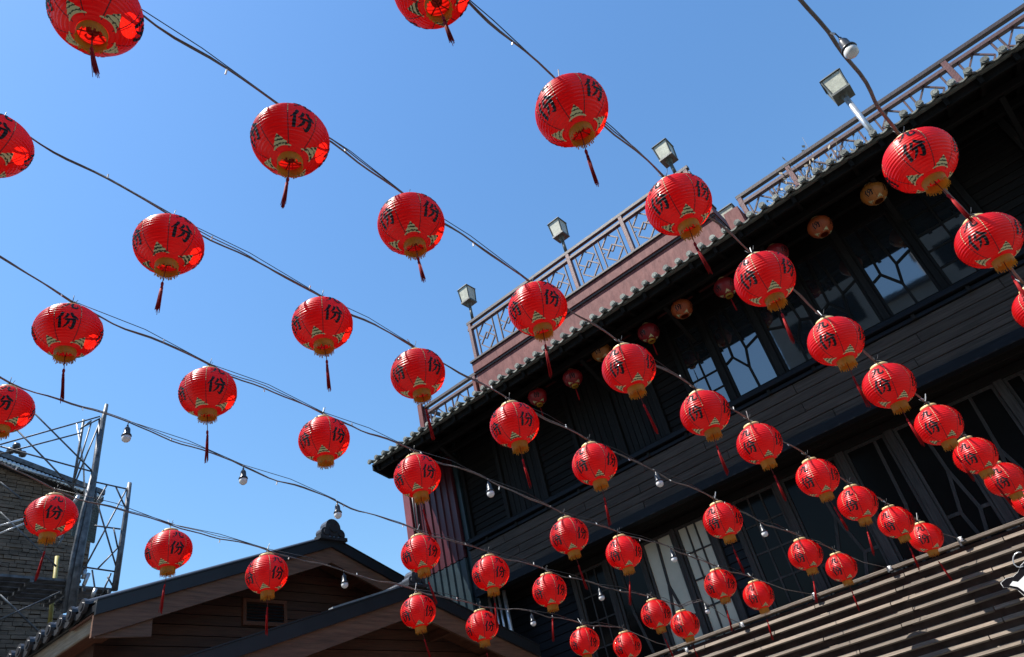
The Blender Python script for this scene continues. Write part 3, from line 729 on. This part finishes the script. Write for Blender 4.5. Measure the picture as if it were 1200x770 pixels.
# perforated mesh panel beside the upright: a grid of thin wires
mp_ = MB()
Pm = [at(88, 580, 0, -15.6), at(117, 588, 0, -15.6), at(110, 636, 0, -15.6), at(84, 628, 0, -15.6)]
for i in range(17):
    t = i / 16
    mp_.tube([Pm[0].lerp(Pm[1], t), Pm[3].lerp(Pm[2], t)], .018, 4); mp_.tube([Pm[0].lerp(Pm[3], t), Pm[1].lerp(Pm[2], t)], .018, 4)
mo = mp_.put('mesh_panel', MESHN, SF)

# ================================================================== house behind the camera (seen only in the window reflections)
NH = thing('tall_hillside_house', 'tall plastered house across the lane, reflected in the upper windows', 'building', (1, -8, -H))
for xa, xb, zt_ in ((-5.7, -1.32, 17.2), (-1.3, 0.9, 13.9), (0.92, 8, 17.6)):
    box('wall', PLAST, (xa, -12, -1.6), (xb, -7, zt_), NH)
    box('roof_eave', TILEB, (xa - .1, -12.4, zt_ + .01), (xb + .1 - .12 * (xb < 2), -6.8, zt_ + .2), NH)
for k, xw in enumerate((-5.0, -3.2, 1.6, 4.0)):
    for j in range(6):
        box('window', GLASSL, (xw, -6.995, .4 + j * 2.7), (xw + 1.2, -6.97, 1.8 + j * 2.7), NH)
for j in range(5): box('balcony', PLAST, (-1.25, -6.99, 1.0 + j * 2.6), (.85, -6.2, 1.9 + j * 2.6), NH)

# ================================================================== lanterns
R = .21; FL = .87; TH = math.radians(71.5)
VAR = [0]
VP = [(0, 0, 0, 0, .87), (.010, 1.1, .008, .4, .89), (.016, 2.3, .010, 2.0, .85), (.012, 4.0, .014, 3.1, .875)]
def surf(phi, th, off=0.0, R_=R, N=22):
    d1, p1, d2, p2_, FLv = VP[VAR[0]]; wob = 1 + math.cos(th) * (d1 * math.sin(2 * phi + p1 + 1.5 * th) + d2 * math.sin(3 * phi + p2_ - 2 * th))
    x = (th + TH) / (2 * TH) * N
    fr = x - math.floor(x); dip = .026 * (math.sin(math.pi * fr) ** .8 if 0 < x < N else 0)
    ph8 = (phi / (math.pi / 4)) % 1.0
    r = R_ * wob * (math.cos(th) ** .96) * (1 - dip * .9 - .006 * math.exp(-((min(ph8, 1 - ph8)) / .07) ** 2))
    z = R_ * (FL + (FLv - FL) * math.cos(th)) * math.sin(th) * (1 - dip * .5)
    n = Vector((math.cos(th) * math.cos(phi) * FL, math.cos(th) * math.sin(phi) * FL, math.sin(th))).normalized()
    return Vector((r * math.cos(phi), r * math.sin(phi), z)) + n * off
def shade_mesh(m, NB=22, sub=4, seg=64, name='lantern_shade'):
    mb = MB(); rings = NB * sub + 1
    for i in range(rings):
        th = -TH + 2 * TH * i / (rings - 1)
        for k in range(seg): mb.V.append(surf(2 * math.pi * (k + .5) / seg, th))
    for i in range(rings - 1):
        for k in range(seg):
            a0 = i * seg + k; a1 = i * seg + (k + 1) % seg; mb.F.append((a0, a1, a1 + seg, a0 + seg))
    return mb.mesh(name, m, True, False)
def decal(mb, outline_fn, phi0, th0, nu, nv, off):
    """outline_fn(s,t) -> (u,v) on the unrolled sheet in units of R"""
    base = len(mb.V)
    for i in range(nu + 1):
        for j in range(nv + 1):
            u, v = outline_fn(i / nu, j / nv); th = th0 + v; ph = phi0 + u / max(.3, math.cos(th)) * .92
            mb.V.append(surf(ph, th, off))
    for i in range(nu):
        for j in range(nv):
            a0 = base + i * (nv + 1) + j; mb.F.append((a0, a0 + nv + 1, a0 + nv + 2, a0 + 1))
def stroke(mb, pts, wd, phi0, th0, s, off):
    """brush stroke: smooth polyline in glyph units, wd widths at each point"""
    P = [Vector((p[0], p[1], 0)) for p in pts]
    Q = []; W_ = []
    for i in range(len(P) - 1):
        p0 = P[max(i - 1, 0)]; p1 = P[i]; p2_ = P[i + 1]; p3 = P[min(i + 2, len(P) - 1)]
        for k in range(16):
            t = k / 16
            Q.append(.5 * ((2 * p1) + (p2_ - p0) * t + (2 * p0 - 5 * p1 + 4 * p2_ - p3) * t * t + (3 * p1 - p0 - 3 * p2_ + p3) * t ** 3)); W_.append(wd[i] + (wd[i + 1] - wd[i]) * t)
    Q.append(P[-1]); W_.append(wd[-1]); n = len(Q)
    def fn(a_, b_):
        i = min(n - 1, int(round(a_ * (n - 1)))); d = (Q[min(i + 1, n - 1)] - Q[max(i - 1, 0)]).normalized(); nn = Vector((-d.y, d.x, 0))
        p = Q[i] + nn * W_[i] * 1.38 * (b_ - .5); return p.x * s, p.y * s
    decal(mb, fn, phi0, th0, n - 1, 5, off + .0012)
def glyph(kind, phi0, th0, s):
    mb = MB()
    if kind == 'nine':
        stroke(mb, [(-.15, .95), (-.12, .45), (-.35, -.25), (-.95, -.85)], [.20, .22, .18, .05], phi0, th0, s, .0014)
        stroke(mb, [(-.80, .22), (-.1, .36), (.38, .46), (.34, -.05), (.38, -.55), (.70, -.75), (.98, -.60), (.95, -.20)], [.10, .17, .24, .20, .22, .24, .18, .04], phi0, th0, s, .0017)
    else:
        stroke(mb, [(-.42, .95), (-.62, .45), (-1.0, .02)], [.22, .20, .05], phi0, th0, s, .0014)
        stroke(mb, [(-.66, .40), (-.66, -.25), (-.62, -.92)], [.12, .22, .20], phi0, th0, s, .0017)
        stroke(mb, [(.05, .72), (-.08, .35), (-.36, .05)], [.20, .18, .05], phi0, th0, s, .0014)
        stroke(mb, [(.28, .92), (.48, .50), (.98, .12)], [.12, .24, .16], phi0, th0, s, .0017)
        stroke(mb, [(-.22, -.02), (.30, .06), (.62, -.02), (.58, -.50), (.40, -.92), (.12, -.74)], [.12, .16, .24, .22, .18, .04], phi0, th0, s, .0020)
        stroke(mb, [(.16, .0), (.04, -.42), (-.36, -.88)], [.18, .18, .05], phi0, th0, s, .0023)
    return mb
RAD = math.radians
def motif(phi0):
    mb = MB()
    def fn(a_, b_):
        w_ = .235 * (1 - b_) ** .8 + .035 * math.sin(b_ * 20) * (1 - b_) + .012
        return (a_ * 2 - 1) * w_, -.20 + .34 * b_ - .03 * abs(a_ * 2 - 1) ** 2
    decal(mb, fn, phi0, RAD(-50), 12, 26, .0026)
    return mb.mesh('gold_motif', GOLDM, False, False)
LV = []
for v in range(4):
    VAR[0] = v
    d_ = dict(nine=[glyph('nine', k * math.pi / 2 + math.pi / 8, RAD(29), .27).mesh('character_nine', INK, False, False) for k in range(4)],
              fen=[glyph('fen', k * math.pi / 2 + math.pi / 8, RAD(-15), .345).mesh('character_portion', INK, False, False) for k in range(4)],
              mot=[motif(k * math.pi / 2 + math.pi / 8 + math.pi / 4) for k in range(4)])
    sm_ = MB(); gs = MB()
    for k in range(8):
        ph = k * math.pi / 4
        decal(sm_, lambda a_, b_: ((b_ - .5) * .026, RAD(-66) + a_ * RAD(132)), ph, 0, 88, 1, .0012)
        for j in range(13):
            t0 = RAD(-6) + j * RAD(4.6)
            decal(gs, lambda a_, b_, t0=t0: ((b_ - .5) * .024, t0 + a_ * RAD(2.3)), ph, 0, 2, 1, .0022)
    d_['seam'] = sm_.mesh('seam', SEAM, False, False); d_['gold'] = gs.mesh('gold_stitching', GOLD, False, False)
    d_['shade'] = shade_mesh(RED)
    LV.append(d_)
VAR[0] = 0
part_me = LV[0]['fen']; motif_me = LV[0]['mot']; seam_me = LV[0]['seam']
zb_ = -R * FL * math.sin(TH); rb = R * math.cos(TH)
top_me = MB().lathe([(rb * 1.0, -zb_ - .006), (rb * 1.10, -zb_ - .004), (rb * 1.12, -zb_ + .020), (rb * 1.04, -zb_ + .024), (rb * 1.0, -zb_ + .018), (rb * .98, -zb_ - .004)], 36).mesh('top_rim', RIMG, True)
col_me = MB().lathe([(rb * .98, zb_ + .006), (rb * 1.03, zb_ - .004), (rb * 1.0, zb_ - .028), (rb * .99, zb_ - .045)], 40).mesh('bottom_collar', GOLDC, True, False)
fg = MB(); nf = 46
for k in range(nf):
    t0 = 2 * math.pi * k / nf; t1 = t0 + 2 * math.pi / nf * .82; ln = .018 + .007 * math.sin(k * 2.7) + .004 * math.sin(k * 5.1); rf = rb * (1.03 + .05 * math.sin(k * 1.9))
    zt_ = zb_ - .043
    fg.V += [Vector((rb * .99 * math.cos(t0), rb * .99 * math.sin(t0), zt_)), Vector((rb * .99 * math.cos(t1), rb * .99 * math.sin(t1), zt_)),
             Vector((rf * math.cos(t1), rf * math.sin(t1), zt_ - ln)), Vector((rf * math.cos((t0 + t1) / 2), rf * math.sin((t0 + t1) / 2), zt_ - ln * 1.12)), Vector((rf * math.cos(t0), rf * math.sin(t0), zt_ - ln * .94))]
    b0 = len(fg.V) - 5; fg.F.append((b0, b0 + 1, b0 + 2, b0 + 3, b0 + 4))
fr_me = fg.mesh('fringe', GOLDC, False, False)
wf = MB()
for k in range(2):
    t = k * math.pi / 2 + .4; d = Vector((math.cos(t), math.sin(t), 0)) * rb
    wf.tube([d + Vector((0, 0, zb_)), Vector((0, 0, zb_ + .004 * k)), -d + Vector((0, 0, zb_))], .0035, 5)
wf.tube([(0, 0, zb_), (0, 0, -zb_ + .02)], .003, 5); wf.lathe([(0, .02), (.028, .015), (.03, 0), (.028, -.015), (0, -.02)], 14, (0, 0, zb_ + .03))
wf_me = wf.mesh('inner_wire_frame', mat('red_frame_wire', (0.35, .03, .02), bump=0), True)
hg = MB()
for sx in (-1, 1): hg.tube([(sx * rb, 0, -zb_ + .015), (sx * rb * .55, 0, -zb_ + .05), (0, 0, -zb_ + .075)], .003, 5)
for t in (0.6, 2.4, 3.9): hg.tube([(0, 0, -zb_ + .07), (.02 * math.cos(t), .02 * math.sin(t), -zb_ + .09), (.035 * math.cos(t), .035 * math.sin(t), -zb_ + .12)], .0025, 4)
hg_me = hg.mesh('hanger_wire', WIREB, True)
tie = MB().bar((0, 0, -zb_ + .07), (.03, -.03, -zb_ + .15), .005, .005, (1, 1, 0)); tie_me = tie.mesh('cable_tie', WHITE)
# tassel: local origin at its upper end
tas_mes = []
for v in range(4):
    tsl = MB(); bend = Vector((random.gauss(0, .012), random.gauss(0, .012), 0))
    tsl.lathe([(.0, .002), (.006, -.002), (.009, -.012), (.0085, -.026), (.0055, -.034), (.0075, -.042), (.009, -.052)], 10)
    for k in range(22):
        t = 2 * math.pi * k / 22 + random.uniform(-.1, .1); rk = random.uniform(.45, 1)
        e0 = Vector((math.cos(t), math.sin(t), 0)); ln = random.uniform(.175, .225)
        sp2 = random.uniform(.7, 1.7) * (1.5 if random.random() < .12 else 1)
        tsl.tube([e0 * .006 * rk + Vector((0, 0, -.036)), e0 * .009 * rk + bend * .3 + Vector((0, 0, -.09)), e0 * .010 * rk * sp2 + bend + Vector((0, 0, -.04 - ln))], [.0022, .0026, .0016], 4)
    tas_mes.append(tsl.mesh('tassel', TASS, True))
tas_me = tas_mes[0]
cd_me = MB().tube([(0, 0, 0), (0.001, 0, -.07), (0, 0.001, -.145)], .0028, 5).mesh('tassel_cord', SEAM, True)
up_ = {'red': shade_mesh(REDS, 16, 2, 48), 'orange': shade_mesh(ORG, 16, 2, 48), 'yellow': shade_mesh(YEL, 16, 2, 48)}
def lcopy(name, me, parent, **kw):
    o = bpy.data.objects.new(name, me); SC.collection.objects.link(o); o.parent = parent
    for k, v in kw.items(): setattr(o, k, v)
    return o
def lantern(c, label, group, az=None, scale=1.0, tilt=(0, 0), tassel=True, tt=None, cat='lantern'):
    """c is the centre measured from camera height"""
    e = thing('paper_lantern', label, cat, tuple(c), group)
    azv = RAD(-12 - 22.5 + (az if az is not None else random.uniform(-13, 13)))
    e.rotation_euler = (tilt[0] + random.gauss(0, .02), tilt[1] + random.gauss(0, .02), azv); e.scale = (scale,) * 3
    V_ = random.choice(LV); lcopy('lantern_shade', V_['shade'], e); lcopy('seam', V_['seam'], e); lcopy('gold_stitching', V_['gold'], e)['kind'] = 'stuff'
    for k in range(4):
        lcopy('character_nine', V_['nine'][k], e); lcopy('character_portion', V_['fen'][k], e); lcopy('gold_motif', V_['mot'][k], e)
    lcopy('top_rim', top_me, e); cl = lcopy('bottom_collar', col_me, e); lcopy('fringe', fr_me, cl); lcopy('inner_wire_frame', wf_me, e)
    h = lcopy('hanger_wire', hg_me, e)
    if random.random() < .5: t_ = lcopy('cable_tie', tie_me, h); t_.rotation_euler = (0, 0, random.uniform(0, 6.28))
    if tassel:
        # wind leans the tassels a little
        cd = lcopy('tassel_cord', cd_me, e); cd.location = (0, 0, zb_ - .0)
        w_ = tt if tt is not None else (random.gauss(0, .09), random.gauss(-.04, .09))
        cd.rotation_euler = (w_[0], w_[1], 0)
        ts = lcopy('tassel', random.choice(tas_mes), cd); ts.location = (0, 0, -.145); ts.rotation_euler = (random.gauss(0, .05), random.gauss(0, .05), random.uniform(0, 6))
    return e
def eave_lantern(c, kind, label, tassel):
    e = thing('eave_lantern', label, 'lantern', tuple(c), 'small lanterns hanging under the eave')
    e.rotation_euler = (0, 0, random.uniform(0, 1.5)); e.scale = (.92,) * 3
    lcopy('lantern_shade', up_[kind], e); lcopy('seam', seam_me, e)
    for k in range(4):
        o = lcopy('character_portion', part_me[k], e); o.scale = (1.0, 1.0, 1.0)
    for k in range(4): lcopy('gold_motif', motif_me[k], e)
    lcopy('top_rim', top_me, e)
    h = lcopy('hanger_wire', hg_me, e)
    if tassel: lcopy('bottom_collar', col_me, e); cd = lcopy('tassel_cord', cd_me, e); cd.location = (0, 0, zb_); ts = lcopy('tassel', tas_me, cd); ts.location = (0, 0, -.1)
    return e

ORD = ['first', 'second', 'third', 'fourth', 'fifth', 'sixth', 'seventh', 'eighth', 'ninth', 'tenth', 'eleventh', 'twelfth']
# every string: where each lantern hangs in the photograph and how wide it looks, from which its distance follows
STR = {
 'a': dict(n='the short rightmost cable', L=[(1078, 188, 92), (1158, 282, 84), (1222, 360, 76)], B=[(997, 60)], end=None),
 'b': dict(n='the cable from top centre to the right edge', L=[(506, -15, 93), (670, 130, 88), (795, 240, 80), (896, 327, 74), (979, 400, 69), (1042, 452, 66), (1100, 498, 61), (1143, 534, 56), (1178, 562, 53), (1208, 588, 49)], B=[], end=(1240, 590)),
 'c': dict(n='the long cable starting in the top left corner', L=[(113, 15, 116), (340, 165, 93), (482, 263, 79), (630, 362, 69), (737, 432, 64), (826, 484, 60), (890, 520, 56), (958, 560, 53), (1005, 590, 50), (1050, 612, 46), (1085, 630, 43)], B=[], end=(1126, 632)),
 'd': dict(n='the cable entering at the left edge at y one fifth', L=[(-8, 170, 96), (198, 287, 88), (378, 380, 73), (490, 438, 65), (603, 498, 59), (697, 544, 54), (847, 610, 47), (944, 650, 43), (986, 665, 40)], B=[(773, 566), (896, 625)], end=(1043, 666)),
 'e': dict(n='the cable entering at left below the middle', L=[(80, 388, 83), (244, 460, 70), (380, 515, 61), (489, 558, 56), (667, 628, 46), (731, 648, 43), (844, 685, 39), (889, 698, 38)], B=[(575, 578), (790, 655)], end=(955, 697)),
 'f': dict(n='the cable crossing the scaffold top', L=[(5, 480, 75), (493, 649, 47), (575, 672, 44), (644, 692, 41), (769, 720, 37), (803, 732, 35)], B=[(148, 513), (285, 563), (396, 603), (705, 700), (762, 716), (829, 716)], end=(870, 732)),
 'g': dict(n='the lowest cable over the gabled house', L=[(60, 605, 65), (198, 645, 57), (313, 673, 52), (490, 717, 42), (565, 734, 39), (685, 752, 35), (735, 757, 34)], B=[(404, 685), (625, 730)], end=(805, 762)),
}
CNAME = {'a': 'rightmost cable', 'b': 'top-centre cable', 'c': 'top-left-corner cable', 'd': 'cable two above the scaffold',
         'e': 'cable just above the scaffold', 'f': 'scaffold-top cable', 'g': 'lowest cable'}
def fit(xs, ys, deg):
    # least squares polynomial
    n = deg + 1; A = [[sum(x ** (i + j) for x in xs) for j in range(n)] + [sum(y * x ** i for x, y in zip(xs, ys))] for i in range(n)]
    for i in range(n):
        p = max(range(i, n), key=lambda r_: abs(A[r_][i])); A[i], A[p] = A[p], A[i]
        for r_ in range(n):
            if r_ != i:
                f_ = A[r_][i] / A[i][i]; A[r_] = [u - f_ * v for u, v in zip(A[r_], A[i])]
    return [A[i][n] / A[i][i] for i in range(n)]
def ev(c, x): return sum(k * x ** i for i, k in enumerate(c))
AZ = {(340, 165): -4, (737, 432): 10, (1158, 282): -6, (198, 287): 7, (490, 438): 6, (603, 498): -10, (630, 362): -10, (795, 240): -4, (670, 130): -6}
# how the remarkable ones differ from their neighbours
SPECIAL = {(506, -15): 'cut off by the top edge', (113, 15): 'largest, cut by the top edge', (-8, 170): 'half cut by the left edge', (5, 480): 'cut by the left edge beside scaffold braces',
           (380, 515): 'without tassel, alone against blue sky', (1222, 360): 'sliver cut by the right edge', (1208, 588): 'half cut by the right edge'}
PTS = {}
for key, sd_ in STR.items():
    C = []
    for (px, py, wpx) in sd_['L']:
        r = ray(px, py); dx, dy = px - 600, 385 - py; rr_ = math.hypot(dx, dy); st = math.hypot(rr_, F) / F
        hw = math.sqrt(1 + (st * st - 1) * (dx / rr_) ** 2); C.append(r * (F * R * hw / (wpx / 2)))
    cz = fit([c.y for c in C], [c.z for c in C], 2 if len(C) > 3 else 1)
    D = []
    for c, (px, py, wpx) in zip(C, sd_['L']):
        # slide along the ray until it meets the smooth hanging curve of the cable
        r = ray(px, py); t = c.y / r.y
        for _ in range(20):
            g1 = r.z * t - ev(cz, r.y * t); g2 = r.z - (cz[1] + (2 * cz[2] * r.y * t if len(cz) > 2 else 0)) * r.y
            t -= .7 * g1 / g2
        t = .35 * t + .65 * (c.y / r.y); D.append(r * t)
    cx = fit([c.y for c in D], [c.x for c in D], 1)
    cz = fit([c.y for c in D], [c.z for c in D], 2 if len(D) > 3 else 1)
    up = Vector((0, 0, 1))
    att = [(d + up * (R * 1.22), 'L') for d in D]
    order = sorted(range(len(D)), key=lambda i: D[i].y)
    for q, i in enumerate(order):
        px, py, wpx = sd_['L'][i]; sp_ = SPECIAL.get((px, py)); cn = CNAME[key]
        lab = 'red round lantern, %s from the %s end of the %s' % (ORD[q], 'upper' if key in 'ab' else 'left', cn)
        if sp_: lab = 'red round lantern on the %s, %s' % (cn, sp_)
        # steeper tassels to the right, as the wind blows there
        lantern(D[i], lab, 'red lanterns strung over the courtyard', az=AZ.get((px, py)), tassel=(px, py) not in ((380, 515),),
                tilt=(random.gauss(0, .015), .03 if px > 600 else 0))
    # bulbs hang below the cable
    nb = 0
    for (bx, by) in sd_['B']:
        r = ray(bx, by)
        # nearest y so that the bulb sits just under the cable's plane
        best = None
        for k in range(400):
            yv = .3 + k * .03; p = Vector((ev(cx, yv), yv, ev(cz, yv) + R * 1.22 - .20)); q_ = r * (yv / r.y)
            dd = (p - q_).length / yv
            if best is None or dd < best[0]: best = (dd, yv)
        c = r * (best[1] / r.y); top = Vector((c.x, c.y, max(c.z + .16, ev(cz, c.y) + R * 1.22)))
        top.x = c.x + (ev(cx, c.y) - c.x) * .3
        nb += 1
        NEAR = {(997, 60): 'white bulb above the rightmost lanterns against deep blue sky', (773, 566): 'white bulb in front of the plank band, left of a lantern',
                (896, 625): 'white bulb before the dark grid window', (575, 578): 'white bulb beside the maroon corner cladding', (790, 655): 'white bulb before the pale branching window',
                (148, 513): 'white bulb right of the scaffold top', (285, 563): 'white bulb alone in the sky between scaffold and ridge', (396, 603): 'white bulb just above the black ridge ornament',
                (705, 700): 'white bulb before the lower left grid window', (762, 716): 'white bulb touching the upper side of a small lantern', (829, 716): 'white bulb right of two small lanterns by the slatted wall',
                (404, 685): 'white bulb before the brown gables', (625, 730): 'white bulb before the dark lower siding'}[(bx, by)]
        bo = thing('light_bulb', NEAR, 'bulb', tuple(c), 'white bulbs hanging from the lantern cables')
        s_ = .9
        MB().lathe([(0, -.042), (.018, -.039), (.033, -.025), (.038, -.005), (.035, .012), (.026, .024)], 20, tuple(c)).put('globe', GLOBE, bo, True)
        MB().lathe([(.036, .012), (.042, .016), (.038, .03), (.028, .04), (.025, .085), (.018, .10), (.010, .105), (.008, .125)], 16, tuple(c)).put('socket', BLACKP, bo, True)
        MB().tube([c + up * .12, (c + up * .14).lerp(top, .5) + Vector((.008, 0, 0)), top], .004, 5).put('lead', WIREB, bo, True)
        att.append((top, 'B'))
    att.sort(key=lambda t: t[0].y)
    # the cable itself: rises a little between hanging points, twists, and carries a thin second wire
    P = []; yA = att[0][0].y
    y0 = att[0][0]
    lead_in = [Vector((ev(cx, yv), yv, ev(cz, yA) + R * 1.22 + (yA - yv) * (.42 if key != 'a' else .3))) for yv in (yA - 4.5, yA - 2.6, yA - 1.1)]
    lead_in = [p + (y0 - Vector((ev(cx, yA), yA, ev(cz, yA) + R * 1.22))) for p in lead_in]
    tips = [a_[0] for a_ in att]
    ctrl = lead_in + tips
    endp = None
    if sd_['end']:
        endp = at(*sd_['end'], 1, 11.3)
    path = []
    for i in range(len(ctrl) - 1):
        p, q_ = ctrl[i], ctrl[i + 1]; L0 = (q_ - p).length
        kk = max(3, int(L0 / .09)); lft = (.03 if i >= 2 else .0) * min(1, L0)
        ph = random.uniform(0, 6)
        for k in range(kk):
            t = k / kk; b_ = math.sin(math.pi * t)
            path.append(p.lerp(q_, t) + Vector((.012 * math.sin(t * 9 + ph) * b_, 0, -lft * .9 * b_ * (1 - t) * 1.6 + lft * .9 * b_ * t + .008 * math.sin(t * 13 + ph) * b_)))
    path.append(ctrl[-1])
    tang = (tips[-1] - tips[-2]).normalized() if len(tips) > 1 else Vector((0, 1, -.2))
    cab = thing('lantern_cable', {'a': 'thick grey cable at the far right holding the two largest right-hand lanterns', 'b': 'grey cable running from top centre down to the right edge',
            'c': 'longest grey cable, from the top left corner to the slatted wall', 'd': 'grey cable entering at the left edge beneath the top left one',
            'e': 'grey cable entering the left side above the scaffold lantern', 'f': 'grey cable touching the top of the scaffold uprights', 'g': 'lowest grey cable, crossing in front of the brown gables'}[key],
            'cable', tuple(path[len(path) // 2]), 'cables strung across the courtyard')
    MB().tube(path, .0060 if key != 'a' else .011, 7).put('main_cord', CORD, cab, True, centre=True)
    tw = []
    for i, p in enumerate(path):
        a_ = i * .55; lift = .012 + .02 * math.sin(i * .13)
        tw.append(p + Vector((.008 * math.cos(a_), .0, .008 * math.sin(a_) + lift * max(0, math.sin(i * .21)))))
    MB().tube(tw, .0038, 5).put('thin_wire', CORD, cab, True)
    # straight bearer wire slung between every second point
    for i in range(len(tips) - 1):
        p, q_ = tips[i], tips[i + 1]
        if random.random() < .8:
            MB().tube([p + up * .01, p.lerp(q_, .5) + up * (.035 + random.uniform(0, .02)), q_ + up * .01], .0035, 4).put('bearer_wire', WIREB, cab, True)
    for i in range(6, len(path) - 2, 9):
        p = path[i + random.randrange(3) - 1]
        MB().bar(p, p + Vector((random.uniform(-.02, .02), 0, random.choice((-1, 1)) * random.uniform(.02, .04))), .008, .008, (0, 1, 0)).put('cable_tie', WHITE, cab)
    if endp:
        MB().tube([tips[-1], tips[-1].lerp(endp, .5) - up * .05, endp], .005, 5).put('tail_wire', CORD, cab, True)
        MB().lathe([(0, .035), (.028, .03), (.018, .012), (.03, 0), (.018, -.012), (.028, -.03), (0, -.035)], 12, tuple(endp)).put('insulator', WHITE, cab, True)
        MB().box((endp.x - .045, 11.29, 1.86), (endp.x - .02, 11.325, endp.z + .03)).put('bracket', METG, cab)

# small lanterns under the eave
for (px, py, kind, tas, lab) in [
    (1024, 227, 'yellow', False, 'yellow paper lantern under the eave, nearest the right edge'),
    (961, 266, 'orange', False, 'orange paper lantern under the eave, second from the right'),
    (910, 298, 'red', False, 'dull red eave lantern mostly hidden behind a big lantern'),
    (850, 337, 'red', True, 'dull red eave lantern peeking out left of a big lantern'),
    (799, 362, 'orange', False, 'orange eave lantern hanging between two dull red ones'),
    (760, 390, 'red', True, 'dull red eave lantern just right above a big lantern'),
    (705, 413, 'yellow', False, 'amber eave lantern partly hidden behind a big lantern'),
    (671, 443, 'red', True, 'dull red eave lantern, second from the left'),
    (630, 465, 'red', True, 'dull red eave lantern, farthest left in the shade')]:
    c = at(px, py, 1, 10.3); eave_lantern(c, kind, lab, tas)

for o in SC.objects:
    if 'w' in o.keys(): del o['w']
